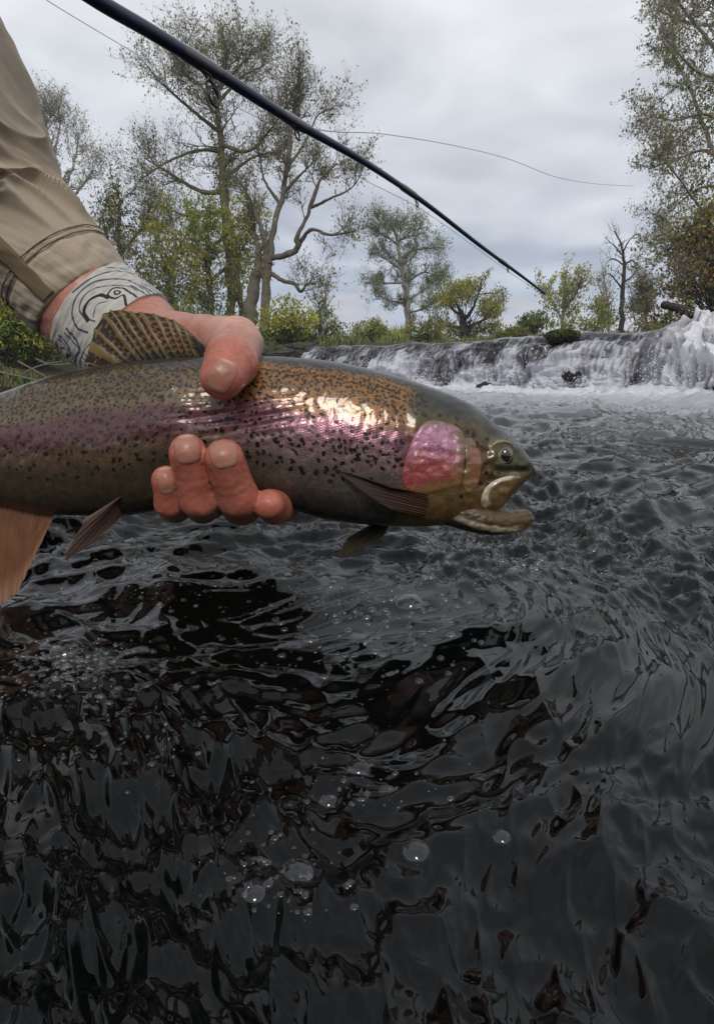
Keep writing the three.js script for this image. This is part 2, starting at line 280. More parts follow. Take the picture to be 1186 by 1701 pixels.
// ---------------------------------------------------------------- trout: built upright in units u of 0.27 mm, X and Y counted as on a ruler laid along it, Z towards the lens
const FD = 0.27, US = FD / F, fishBase = P(440, 862, FD), camQ = camera.quaternion.clone();
const fTop = curve([[-320, 738], [-200, 712], [-100, 684], [0, 656], [60, 636], [140, 614], [250, 600], [345, 595], [433, 594], [531, 600], [619, 616], [707, 642], [773, 669], [816, 701], [856, 735], [878, 761], [884, 772], [888, 781]]);
const fBot = curve([[-320, 822], [-200, 828], [-100, 832], [0, 840], [94, 856], [200, 857], [255, 849], [300, 833], [350, 825], [400, 826], [440, 834], [488, 847], [531, 861], [575, 868], [645, 874], [700, 875], [742, 870], [790, 861], [818, 853], [830, 845], [856, 815], [876, 796], [885, 787], [888, 783]]);
const fWid = curve([[-320, 15], [-200, 28], [0, 50], [140, 68], [300, 80], [390, 78], [470, 84], [560, 84], [660, 78], [740, 67], [800, 53], [850, 35], [875, 20], [888, 6]]);
const gauss = (x, y, cx, cy, sx, sy) => Math.exp(-(((x - cx) / sx) ** 2) - ((y - cy) / sy) ** 2);
function fishDisp(X, Y) { // folds and dents of the skin, both sides alike
  let d = -7 * gauss(X, Y, 372, 655, 42, 32) - 6 * gauss(X, Y, 345, 790, 80, 60) - 4 * gauss(X, Y, 395, 705, 90, 10);
  d += 2.6 * Math.sin((Y - 700 + (X - 400) * 0.16) * 0.42) * gauss(X, Y, 420, 706, 70, 26);           // skin squeezed into folds by the grip
  d += 0.9 * Math.sin((Y + X * 0.05) * 0.7) * gauss(X, Y, 350, 700, 160, 40);
  d += -5 * gauss(X, Y, 668, 770, 9, 60);                                                            // behind the gill cover
  d += -4 * gauss(X, Y, 797, 745, 10, 55) * sstep(830, 800, Y) - 3.5 * gauss(X, Y, 836, 786, 30, 6) + 4 * gauss(X, Y, 836, 757, 24, 22) - 5 * gauss(X, Y, 838, 758, 12, 12);
  d += 1.0 * n2(X * 0.012, Y * 0.014) + 0.5 * n2(X * 0.05, Y * 0.05);
  d += (0.22 * n2(X * 0.14, Y * 0.3) + 0.16 * n2(X * 0.33, Y * 0.5)) * sstep(690, 640, X);
  d += 1.2 * n2(X * 0.03 + 9, Y * 0.05) * sstep(650, 760, X);
  return d;
}
function fishZ(X, Y) { const t = fTop(X), b = fBot(X), c = (t + b) / 2, h = (b - t) / 2, n = clamp((Y - c) / h, -1, 1), s = Math.sqrt(Math.max(0, 1 - n * n)); return (fWid(X) + fishDisp(X, Y)) * Math.pow(s, 0.85); }
function fishHit(px, py) { let z = 40, X = px, Y = py; for (let k = 0; k < 8; k++) { const s = (FD - z * US) / FD; X = CX + (px - CX) * s; Y = CY + (py - CY) * s; z = fishZ(X, Y); } return [X, Y, z]; }
const fishPos = (X, Y, Z) => [(X - 440) * US, -(Y - 862) * US, Z * US];
const FX0 = -320, FX1 = 888, fq = (Y, X) => (Y - fTop(X)) / (fBot(X) - fTop(X));
function headColor(X, Y, q, nA) {
  let h = mix3([56, 56, 52], [92, 82, 42], sstep(0.10, 0.3, q + 0.04 * nA)); h = mix3(h, [118, 92, 52], sstep(0.45, 0.85, q + 0.06 * nA));
  h = mix3(h, [146, 74, 60], 0.6 * gauss(X, Y, 780, 768, 22, 40)); return mix3(h, [168, 72, 64], 0.9 * gauss(X, Y, 672, 780, 22, 44));
}
function fishMap() {
  const W = 2048, H = 1024, c = canvas(W, H), x = c.getContext('2d'), im = x.createImageData(W, H), d = im.data;
  for (let j = 0; j < H; j++) { const q = (1 - Math.cos(Math.PI * (j + 0.5) / H)) / 2;
    for (let i = 0; i < W; i++) {
      const X = FX0 + (i + 0.5) / W * (FX1 - FX0), Y = lerp(fTop(X), fBot(X), q), nA = n2(X * 0.011, Y * 0.018), nB = n2(X * 0.05 + 7, Y * 0.05), nC = n2(X * 0.17, Y * 0.2);
      const e = q + 0.035 * nA + 0.012 * nB, fwd = sstep(250, 480, X + 30 * nA);
      let k = [46, 43, 35];
      k = mix3(k, mix3([112, 90, 50], [166, 112, 46], fwd), sstep(0.03, 0.12, e));
      k = mix3(k, mix3([128, 106, 74], [160, 118, 80], fwd), sstep(0.24, 0.33, e));
      k = mix3(k, mix3([108, 64, 66], [162, 112, 126], fwd), sstep(0.31, 0.42, e - 0.02 * fwd));
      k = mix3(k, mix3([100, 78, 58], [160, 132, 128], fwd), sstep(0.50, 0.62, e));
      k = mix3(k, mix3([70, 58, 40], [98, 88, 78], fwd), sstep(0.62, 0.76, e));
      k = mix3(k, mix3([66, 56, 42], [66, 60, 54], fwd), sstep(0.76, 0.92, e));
      // the head
      const hd = sstep(652, 690, X + (q - 0.5) * 30 + 6 * nB);
      let h = headColor(X, Y, q, nA);
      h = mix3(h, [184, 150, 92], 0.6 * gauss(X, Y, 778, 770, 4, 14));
      h = mix3(h, [70, 66, 40], 0.8 * gauss(X, Y, 838, 757, 34, 30)); h = mix3(h, [150, 138, 100], 0.8 * gauss(X, Y, 820, 738, 13, 6)); h = mix3(h, [172, 158, 124], 0.7 * gauss(X, Y, 846, 787, 22, 4));
      h = mix3(h, [62, 54, 38], sstep(862, 884, X) * 0.8);
      k = mix3(k, h, hd);
      const g = 0.78 + 0.10 * nB + 0.12 * nC; const o = (j * W + i) * 4; d[o] = k[0] * g; d[o + 1] = k[1] * g; d[o + 2] = k[2] * g; d[o + 3] = 255;
    } }
  x.putImageData(im, 0, 0);
  const rnd = mulberry(5), tx = (X) => (X - FX0) / (FX1 - FX0) * W, ty = (q) => Math.acos(1 - 2 * clamp(q)) / Math.PI * H;
  const spot = (X, q, r, al, slant) => { // r in units; an uneven dark dab
    const hgt = fBot(X) - fTop(X), y = ty(q), sy = Math.abs(ty(q + r / hgt) - ty(q - r / hgt)) / 2, sx = r / (FX1 - FX0) * W;
    x.fillStyle = `rgba(${12 + rnd() * 10},${9 + rnd() * 7},${7 + rnd() * 5},${al})`; x.beginPath();
    const n = 18, ph = rnd() * 6; for (let k = 0; k <= n; k++) { const a = k / n * 2 * Math.PI, w = 1 + 0.20 * Math.sin(a * 2 + ph) + 0.09 * Math.sin(a * 3 + ph * 2); const ex = Math.cos(a) * sx * w, ey = Math.sin(a) * sy * w; (k ? x.lineTo : x.moveTo).call(x, tx(X) + ex + ey * slant * 0.5, y + ey); } x.fill();
  };
  const band = (y0, y1, step, r0, r1, prob, x0, x1, al) => { for (let X = x0; X < x1; X += step) for (let q = y0; q < y1;) { const hgt = fBot(X) - fTop(X), dq = step / hgt; if (rnd() < prob(X, q)) spot(X + (rnd() - 0.5) * step, q + (rnd() - 0.5) * dq, lerp(r0, r1, rnd()), al * (0.75 + 0.25 * rnd()), -0.3 + rnd() * 0.6); q += dq; } };
  band(0.015, 0.16, 6.0, 1.5, 2.5, () => 0.97, -310, 700, 0.92);
  band(0.15, 0.27, 6.6, 1.6, 2.7, (X) => 0.97, -310, 702, 0.92);
  band(0.27, 0.36, 8.0, 1.7, 2.9, () => 0.85, -310, 690, 0.9);
  band(0.36, 0.6, 9.5, 1.8, 3.3, (X) => X > 420 ? 0.58 + 0.15 * n2(X * 0.02, 3) : 0.66, -310, 668, 0.9);
  band(0.58, 0.76, 12.5, 2.3, 4.0, (X) => X > 420 ? 0.74 * sstep(640, 560, X) + 0.15 : 0.5 * sstep(0, 60, X - 20), -310, 660, 0.92);
  band(0.45, 0.66, 11, 2.2, 3.8, (X) => 0.5 * sstep(560, 600, X), 560, 660, 0.9);
  band(0.74, 0.82, 22, 3, 4.6, (X) => X > 440 && X < 560 ? 0.4 : 0, 0, 660, 0.8);
  for (const [px, py, r] of [[742, 705, 3.5], [757, 710, 4.2], [776, 717, 3.6], [787, 722, 4.4], [809, 729, 3.6], [791, 737, 4.2], [806, 770, 3.2], [807, 786, 3], [817, 785, 3.2], [828, 786, 3.4], [797, 803, 4], [812, 806, 3.8], [778, 808, 3.2], [766, 825, 3], [849, 797, 3], [833, 813, 3], [722, 702, 3], [705, 690, 4], [730, 690, 3.4], [758, 695, 3.2], [800, 742, 2.6], [870, 778, 2.6]]) { const [X, Y] = fishHit(px, py); spot(X, fq(Y, X), r, 0.92, 0); }
  return c;
}
const scaleBump = noiseTexture(256, (u, v) => { // overlapping rows of scales
  let h = 0; for (let k = 0; k < 2; k++) { const a = ((u * 8 + k * 0.5) % 1 + 1) % 1 - 0.5, b = ((v * 8 + k * 0.5) % 1 + 1) % 1; const r = Math.hypot(a * 1.15, b - 0.55); h = Math.max(h, (1 - r * 1.5) * (0.6 + 0.4 * (1 - b))); } return clamp(h);
}, [16, 13]);
const fishSheen = (() => { // a metallic gleam on the flank, less on the back and the belly
  const s = 256, d = new Uint8Array(s * s * 4); for (let j = 0; j < s; j++) for (let i = 0; i < s; i++) { const q = (1 - Math.cos(Math.PI * (1 - (j + 0.5) / s))) / 2, X = FX0 + i / s * (FX1 - FX0), f = 0.2 + 0.8 * sstep(250, 480, X); const n = 0.5 + 0.5 * fbm2(X * 0.03, q * 9, 3);
    const mt = (sstep(0.22, 0.34, q) * sstep(0.78, 0.6, q) * f * (0.4 + 0.5 * n) + 0.7 * gauss(X, q, 605, 0.42, 60, 0.1) * n) * 0.75, ro = 0.42 - 0.16 * mt - 0.08 * n; d.set([0, ro * 255, mt * 255, 255], (j * s + i) * 4); }
  const t = new THREE.DataTexture(d, s, s); t.magFilter = THREE.LinearFilter; t.wrapS = t.wrapT = THREE.ClampToEdgeWrapping; t.needsUpdate = true; return t;
})();
const trout = thing('trout', 'wet rainbow trout with a pink flank and dark spots held sideways over the water', 'fish', fishBase); trout.quaternion.copy(camQ);
{
  const NX = 520, NT = 200, wet = { roughness: 1, metalness: 1, roughnessMap: fishSheen, metalnessMap: fishSheen, clearcoat: 0.62, clearcoatRoughness: 0.08, specularIntensity: 0.6, bumpMap: scaleBump, bumpScale: 0.00009 };
  const g = gridGeo(NT, NX, (u, v) => {
    const X = FX0 + v * (FX1 - FX0), th = u * 2 * Math.PI, t = fTop(X), b = fBot(X), c = (t + b) / 2, h = (b - t) / 2, Y = c - h * Math.cos(th), s = Math.sin(th);
    const z = Math.sign(s) * (fWid(X) + fishDisp(X, Y)) * Math.pow(Math.abs(s), 0.85);
    return [...fishPos(X, Y, z), v, 1 - (u < 0.5 ? u * 2 : 2 - u * 2)];
  }, { uv: true, closeI: true, flip: true });
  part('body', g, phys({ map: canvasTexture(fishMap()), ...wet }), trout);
  // a plate laid on the near side (and its twin on the far side): outline in picture points, rim tucked under the skin
  const plate = (name, outline, hgt, color, mat, { rim = 6, both = true, label, n = 60, sharp, front, soft = () => 0 } = {}) => {
    const blend = (c, X, Y, r) => { const k = soft(X, Y, r); return k ? mix3(c, lin(...headColor(X, Y, fq(Y, X), n2(X * 0.011, Y * 0.018))), k) : c; };
    const pts = outline.map(([x, y]) => fishHit(x, y)), cx = pts.reduce((s, p) => s + p[0], 0) / pts.length, cy = pts.reduce((s, p) => s + p[1], 0) / pts.length;
    const cv = new THREE.CatmullRomCurve3(pts.map((p) => V(p[0], p[1], 0)), true, 'catmullrom', sharp ?? 0.5), NB = 160;
    for (const side of both ? [1, -1] : [1]) {
      const g = gridGeo(NB, n, (u, v) => { const q = cv.getPointAt(u % 1), r = v, X = lerp(cx, q.x, r), Y = lerp(cy, q.y, r), k = 1 - Math.pow(r, rim * 2), fr = front ? sstep(front, front - 90, X) : 1, z = fishZ(X, Y) + hgt * k * fr + (0.6 * n2(X * 0.05, Y * 0.06) + 0.12 * n2(X * 0.13, Y * 0.17)) * k - 0.8 + 1.5 * k; return [...fishPos(X, Y, side * z), ...blend(color(X, Y, r), X, Y, r)]; }, { color: true, closeI: true, flip: side < 0 });
      const m = part(name, g, mat, trout); if (label) m.userData.label = label;
    }
  };
  const plateMat = phys({ vertexColors: true, roughness: 0.38, metalness: 0.1, clearcoat: 0.5, clearcoatRoughness: 0.2 }), skinMat = phys({ vertexColors: true, roughness: 0.4, clearcoat: 0.9, clearcoatRoughness: 0.1 });
  plate('gill_cover', [[703, 702], [724, 697], [752, 704], [770, 716], [774, 740], [771, 780], [764, 806], [735, 815], [706, 824], [680, 818], [668, 800], [671, 768], [684, 730]], 2.2, (X, Y, r) => {
    const w = n2(X * 0.06, Y * 0.05), ww = n2(X * 0.16 + 4, Y * 0.2); let k = mix3([182, 124, 148], [150, 70, 68], sstep(742, 782, Y + 12 * w + (710 - X) * 0.12)); k = mix3(k, [150, 96, 66], sstep(800, 822, Y + 8 * w)); k = mix3(k, [176, 128, 106], sstep(716, 700, Y)); k = mix3(k, [110, 56, 86], 0.6 * gauss(X, Y, 716, 752, 16, 8) + 0.3 * Math.max(0, ww));
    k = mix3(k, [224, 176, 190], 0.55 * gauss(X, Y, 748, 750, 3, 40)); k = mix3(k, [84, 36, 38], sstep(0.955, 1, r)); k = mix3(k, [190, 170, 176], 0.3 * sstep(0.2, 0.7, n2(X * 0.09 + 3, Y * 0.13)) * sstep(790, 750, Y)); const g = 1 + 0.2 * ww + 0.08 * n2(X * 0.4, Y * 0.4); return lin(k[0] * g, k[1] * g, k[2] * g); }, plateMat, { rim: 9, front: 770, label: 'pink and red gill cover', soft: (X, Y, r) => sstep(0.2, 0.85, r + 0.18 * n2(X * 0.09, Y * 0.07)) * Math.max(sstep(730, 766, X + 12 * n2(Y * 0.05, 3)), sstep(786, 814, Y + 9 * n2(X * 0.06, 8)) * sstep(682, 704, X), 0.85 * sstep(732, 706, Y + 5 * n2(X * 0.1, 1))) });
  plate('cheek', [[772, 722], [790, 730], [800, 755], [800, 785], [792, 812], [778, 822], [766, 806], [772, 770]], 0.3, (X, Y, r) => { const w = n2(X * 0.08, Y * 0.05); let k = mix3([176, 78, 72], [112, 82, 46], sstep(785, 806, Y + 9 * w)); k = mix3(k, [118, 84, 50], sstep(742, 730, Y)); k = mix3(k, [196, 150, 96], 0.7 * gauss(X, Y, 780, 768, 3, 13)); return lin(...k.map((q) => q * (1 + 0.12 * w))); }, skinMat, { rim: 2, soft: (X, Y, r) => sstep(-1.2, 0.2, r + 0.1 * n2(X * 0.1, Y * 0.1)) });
  plate('upper_jaw', [[858, 789], [866, 793], [858, 806], [842, 826], [826, 845], [806, 846], [797, 834], [803, 814], [818, 799], [838, 791]], 3.5, (X, Y, r) => { const e = sstep(0.58, 0.72, r) * sstep(1, 0.93, r) * sstep(0.1, 0.4, ((X - 829) * -0.75 + (Y - 818) * -0.66) / 22); return lin(...mix3(mix3([96, 76, 44], [120, 92, 58], 0.5 + 0.5 * n2(X * 0.1, Y * 0.1)), [206, 196, 178], e * (0.8 + 0.2 * n2(X * 0.15, Y * 0.15)))); }, skinMat, { rim: 3, label: 'jaw bone edged in pale skin' });
  // lower jaw, open, with a pale edge
  const jt = curve([[715, 825], [780, 834], [808, 841], [828, 847], [850, 847], [872, 846], [882, 852], [887, 860]]), jb = curve([[715, 866], [742, 873], [786, 885], [816, 889], [848, 886], [868, 880], [882, 871], [887, 864]]), jw = curve([[715, 16], [750, 34], [790, 43], [815, 40], [840, 31], [868, 18], [882, 9], [887, 3]]), edge = curve([[735, 850], [760, 861], [790, 872], [820, 879], [850, 881], [872, 877]]);
  part('lower_jaw', gridGeo(90, 150, (u, v) => {
    const X = lerp(715, 887, v), th = u * 2 * Math.PI, c = (jt(X) + jb(X)) / 2, h = (jb(X) - jt(X)) / 2, Y = c - h * Math.cos(th), z = jw(X) * Math.sign(Math.sin(th)) * Math.pow(Math.abs(Math.sin(th)), 0.75) * sstep(700, 745, X) + (Math.abs(Math.sin(th)) > 0.2 ? n2(X * 0.06, Y * 0.1) * 0.8 : 0);
    const pr = FD / (FD - Math.abs(z) * US), px = CX + (X - CX) * pr, py = CY + (Y - CY) * pr, w = n2(X * 0.09, Y * 0.12), dy = py - edge(px);
    const pale = Math.exp(-((dy / (5.5 + 1.5 * n2(X * 0.05, 3))) ** 4)) * sstep(738, 775, px) * sstep(880, 850, px);
    let k = mix3([84, 62, 28], [70, 50, 24], sstep(-30, -6, dy)); k = mix3(k, [84, 64, 26], 0.5 * sstep(835, 850, px)); k = mix3(k, [54, 46, 34], sstep(4, 10, dy)); k = mix3(k, [196, 182, 160], pale * 0.95); k = mix3(k, [84, 78, 62], sstep(870, 884, X) * 0.7);
    return [...fishPos(X, Y, z), ...lin(...k.map((a) => a * (0.95 + 0.16 * w)))];
  }, { color: true, closeI: true, flip: true }), phys({ vertexColors: true, roughness: 0.5, clearcoat: 0.25, clearcoatRoughness: 0.25 }), trout);
  for (const side of [1, -1]) { // eyes
    const [X, Y, z] = fishHit(837, 757), c = fishPos(X, Y, side * (z - 5)), r = 15.5 * US, g = new THREE.SphereGeometry(1, 48, 32);
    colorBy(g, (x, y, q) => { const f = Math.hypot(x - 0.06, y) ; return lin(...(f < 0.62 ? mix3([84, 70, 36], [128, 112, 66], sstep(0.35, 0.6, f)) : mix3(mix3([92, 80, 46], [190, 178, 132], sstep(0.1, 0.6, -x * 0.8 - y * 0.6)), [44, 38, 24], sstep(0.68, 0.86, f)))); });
    g.scale(r * 1.06, r * 1.06, r * 0.72); g.translate(...c); const e = part('eye', g, phys({ vertexColors: true, roughness: 0.25, metalness: 0.3, clearcoat: 1, clearcoatRoughness: 0.02 }), trout);
    const p = new THREE.SphereGeometry(1, 32, 20); p.scale(8.0 * US, 9.8 * US, 3.0 * US); p.rotateZ(0.25); p.translate(c[0] + 1.6 * US, c[1] + 0.3 * US, c[2] + side * 9.3 * US); part('pupil', p, phys({ color: new THREE.Color(0.004, 0.004, 0.004), roughness: 0.05, clearcoat: 1, clearcoatRoughness: 0.02 }), e);
    // fleshy brow over the eye
    const b = new Tubes(), pp = [[816, 741], [824, 735.5], [836, 733.5], [848, 737], [856, 746]].map(([a, q], k) => { const h = fishHit(a, q); return { p: V(...fishPos(h[0], h[1], side * (h[2] - 0.5))), r: [1, 3.4, 3.6, 3, 1][k] * US, c: lin(...mix3([150, 138, 100], [74, 68, 44], k / 4)) }; }); b.add(pp, 10); part('brow', b.geo(), skinMat, trout);
  }
  // fins: rays run from root to edge; the skin between them is thinner
  const fin = (name, root, tip, { rays = 22, thick = 3, color, bend = () => 0, n = [120, 50], label, tips = 2.5 }) => {
    const cr = new THREE.CatmullRomCurve3(root.map((p) => V(p[0], p[1], p[2] ?? 0))), ct = new THREE.CatmullRomCurve3(tip.map((p) => V(p[0], p[1], p[2] ?? 0))), NI = n[0], NJ = n[1], pos = [], col = [], idx = [];
    for (const s of [1, -1]) for (let j = 0; j <= NJ; j++) for (let i = 0; i <= NI; i++) {
      const u = i / NI, v = j / NJ, a = cr.getPoint(u), b = ct.getPoint(u), ray = Math.pow(0.5 + 0.5 * Math.cos((u + 0.018 * n2(u * 7, rays) + 0.006 * n2(u * 12, v * 3)) * rays * 2 * Math.PI), 2), jag = 1 - tips * 0.012 * (1 - ray) * v - 0.03 * (0.5 + 0.5 * n2(u * 9, 3)) * v;
      const X = lerp(a.x, b.x, v * jag), Y = lerp(a.y, b.y, v * jag), edge = Math.min(1, Math.min(u, 1 - u) * 14, (1 - v) * 10), z = lerp(a.z, b.z, v) + bend(u, v) + s * (0.25 + (0.55 + 0.9 * ray) * thick * 0.5 * (1 - 0.75 * v) * edge);
      pos.push(...fishPos(X, Y, z)); col.push(...color(u, v, ray, X, Y));
    }
    const N = (NI + 1) * (NJ + 1); for (const [s, o] of [[0, 0], [1, N]]) for (let j = 0; j < NJ; j++) for (let i = 0; i < NI; i++) { const a = o + j * (NI + 1) + i, b = a + 1, c = a + NI + 1, d = c + 1; s ? idx.push(a, b, c, b, d, c) : idx.push(a, c, b, b, c, d); }
    const rimS = (a, b) => { idx.push(a, a + N, b, b, a + N, b + N); }; for (let i = 0; i < NI; i++) rimS(NJ * (NI + 1) + i, NJ * (NI + 1) + i + 1); for (let j = 0; j < NJ; j++) { rimS(j * (NI + 1), (j + 1) * (NI + 1)); rimS(j * (NI + 1) + NI, (j + 1) * (NI + 1) + NI); }
    const m = part(name, geoOf(pos, idx, col), phys({ vertexColors: true, roughness: 0.5, specularIntensity: 0.4, transmission: 0.25, thickness: 0, clearcoat: 0.15, clearcoatRoughness: 0.2, side: THREE.DoubleSide }), trout); if (label) m.userData.label = label;
  };
  fin('dorsal_fin', [[354, 604, 2], [318, 606, 2], [280, 607, 2], [240, 609, 2], [196, 615, 2]], [[338, 572, 2], [290, 532, 8], [226, 517, 12], [176, 520, 10], [142, 604, 4]], { rays: 13, thick: 5, n: [260, 90], label: 'tall spotted fin folded back along the spine', bend: (u, v) => 6 * Math.sin(u * 5 + v * 2) * v,
    color: (u, v, ray) => { let k = mix3([104, 84, 50], [134, 110, 66], v + 0.2 * n2(u * 8, v * 4)); k = mix3(k, [150, 92, 62], 0.5 * gauss(u, v, 0.4, 0.55, 0.2, 0.3)); k = mix3(k, [40, 38, 36], sstep(0.2, 0.05, u + 0.04 * n2(v * 5, 2)) * 0.9); k = mix3(k, [44, 40, 34], sstep(0.28, 0.12, v));
      const row = (v * 8.5 + Math.floor(u * 13 + 0.5) * 0.37) % 1, sp = sstep(0.42, 0.6, 1 - ray + 0.1 * n2(u * 30, v * 9)) * sstep(0.30, 0.22, Math.abs(row - 0.5) * (0.9 + 0.4 * n2(u * 16, v * 14)) - 0.12 * sstep(0.5, 0.9, u * 0.5 + v * 0.6)); k = mix3(k, [30, 22, 16], 0.8 * sp * sstep(0.08, 0.2, v)); return lin(...k); } });
  fin('anal_fin', [[98, 842, 0], [60, 838, 0], [0, 826, 0], [-70, 822, 0]], [[92, 862, 2], [56, 942, 8], [22, 1000, 14], [-30, 1010, 14], [-110, 965, 10]], { rays: 15, thick: 5, n: [200, 80], label: 'orange brown fin with its tip in the water', bend: (u, v) => 7 * Math.sin(u * 4 + 1 + v) * v,
    color: (u, v, ray) => { let k = mix3([98, 64, 42], [122, 78, 52], 0.5 + 0.5 * n2(u * 5, v * 3)); k = mix3(k, [150, 112, 94], sstep(0.68, 0.95, v)); k = mix3(k, [98, 66, 44], (1 - ray) * 0.38); return lin(...k.map((q) => q * 1.12)); } });
  const dark = (u, v, ray) => lin(...mix3(mix3([62, 46, 38], [88, 66, 52], ray), [132, 108, 86], 0.7 * sstep(0.07, 0.02, u)));
  fin('pelvic_fin', [[224, 824, 52], [216, 838, 48], [218, 856, 40]], [[168, 862, 62], [139, 927, 66], [160, 914, 62], [200, 884, 52]], { rays: 9, thick: 5, color: dark, n: [110, 50] });
  fin('pelvic_fin', [[180, 842, -30], [170, 852, -34], [160, 858, -36]], [[128, 866, -38], [84, 888, -44], [100, 886, -40], [140, 868, -36]], { rays: 8, thick: 4, color: dark, n: [80, 40] });
  fin('pectoral_fin', [[702, 822, 66], [704, 838, 62], [700, 858, 54]], [[645, 814, 84], [562, 788, 85], [600, 820, 83], [642, 846, 76]], { rays: 11, thick: 3.5, n: [120, 60], color: (u, v, ray) => lin(...mix3(mix3([62, 36, 22], [80, 48, 28], ray), [46, 30, 22], v)) });
  fin('pectoral_fin', [[652, 866, -30], [640, 868, -36], [622, 868, -40]], [[640, 890, -30], [590, 920, -34], [560, 926, -38], [576, 896, -42]], { rays: 10, thick: 5, n: [100, 50], color: (u, v, ray) => lin(...mix3([54, 46, 30], [76, 64, 38], ray)) });
  fin('tail_fin', [[-312, 736, 0], [-318, 780, 0], [-312, 824, 0]], [[-470, 650, 6], [-440, 780, 10], [-470, 900, 4]], { rays: 19, thick: 6, n: [160, 60], color: (u, v, ray) => lin(...mix3([104, 90, 58], [140, 116, 76], ray)) });
  fin('adipose_fin', [[-150, 704, 0], [-172, 708, 0], [-186, 712, 0]], [[-172, 682, 0], [-196, 676, 0], [-206, 694, 0]], { rays: 3, thick: 6, n: [40, 20], color: () => lin(96, 84, 54) });
}

// ---------------------------------------------------------------- the angler's arm: hand, wrist and forearm in one skin; sleeve, band and nails on it
const armBase = P(180, 540, 0.385);
const person = thing('person', 'person reaching in with a khaki sleeve and gripping the trout round its back', 'person', armBase);
const DD = (px, py, d, rpx) => ({ p: P(px, py, d).sub(armBase), r: rpx / F * d });
const chains = {
  thumb: [DD(300, 585, 0.335, 58), DD(340, 572, 0.305, 47), DD(392, 572, 0.272, 43), DD(384, 603, 0.246, 43), DD(370, 626, 0.236, 37)],
  index: [DD(440, 760, 0.325, 34), DD(466, 825, 0.315, 30), DD(468, 840, 0.280, 28), DD(456, 842, 0.257, 28), DD(446, 838, 0.246, 26)],
  middle: [DD(400, 770, 0.325, 36), DD(405, 828, 0.310, 34), DD(401, 838, 0.268, 33), DD(396, 826, 0.2440, 34), DD(373, 763, 0.2315, 33)],
  ring: [DD(345, 775, 0.327, 34), DD(345, 830, 0.310, 32), DD(338, 838, 0.268, 30), DD(332, 828, 0.2445, 31.5), DD(312, 752, 0.232, 31.5)],
  little: [DD(295, 780, 0.330, 30), DD(295, 835, 0.312, 27), DD(291, 842, 0.272, 26), DD(285, 834, 0.249, 26), DD(276, 798, 0.2415, 24)],
};
const palm = [[DD(210, 560, 0.385, 76), DD(330, 660, 0.345, 52)], [DD(330, 660, 0.345, 52), DD(440, 740, 0.332, 40)], [DD(300, 680, 0.35, 48), DD(395, 770, 0.332, 42)], [DD(270, 680, 0.355, 46), DD(340, 775, 0.332, 40)], [DD(240, 660, 0.36, 44), DD(295, 770, 0.334, 36)], [DD(228, 572, 0.383, 64), DD(300, 588, 0.335, 52)]];
const fore = [[DD(-40, 330, 0.37, 54), DD(100, 460, 0.382, 56)], [DD(100, 460, 0.382, 56), DD(140, 500, 0.382, 70)], [DD(140, 500, 0.382, 70), DD(210, 560, 0.385, 74)]];
const capsule = (x, y, z, A, B) => { const ax = x - A.p.x, ay = y - A.p.y, az = z - A.p.z, bx = B.p.x - A.p.x, by = B.p.y - A.p.y, bz = B.p.z - A.p.z, t = clamp((ax * bx + ay * by + az * bz) / (bx * bx + by * by + bz * bz)); return Math.hypot(ax - bx * t, ay - by * t, az - bz * t) - lerp(A.r, B.r, t); };
const smin = (a, b, k) => { const h = Math.max(k - Math.abs(a - b), 0) / k; return Math.min(a, b) - h * h * k * 0.25; };
function fingerDist(c, x, y, z) { let d = 1e9; for (let i = 0; i < c.length - 1; i++) { const e = capsule(x, y, z, c[i], c[i + 1]); d = i ? smin(d, e, 0.0025) : e; } const t = c[4].p, m = Math.hypot(x - t.x, y - t.y, z - t.z), cr = (a, w) => Math.exp(-(((m - a) / w) ** 2)); return d + 0.00022 * cr(0.0122, 0.0008) + 0.0002 * cr(0.0148, 0.0007) + 0.00015 * cr(0.0172, 0.0006); }
function handDist(x, y, z) {
  let b = 1e9; for (const [A, B] of palm) b = smin(b, capsule(x, y, z, A, B), 0.012); for (const [A, B] of fore) b = smin(b, capsule(x, y, z, A, B), 0.02);
  let d = b; for (const k in chains) { const e = fingerDist(chains[k], x, y, z); const q = smin(b, e, k === 'thumb' ? 0.014 : 0.009); d = d === b ? q : smin(d, q, 0.0006); }
  return d + 0.0001 * n3(x * 260, y * 260, z * 260) + 0.00035 * n3(x * 70, y * 70, z * 70);
}
const nailMat = phys({ vertexColors: true, roughness: 0.42, clearcoat: 0.12, clearcoatRoughness: 0.2 });
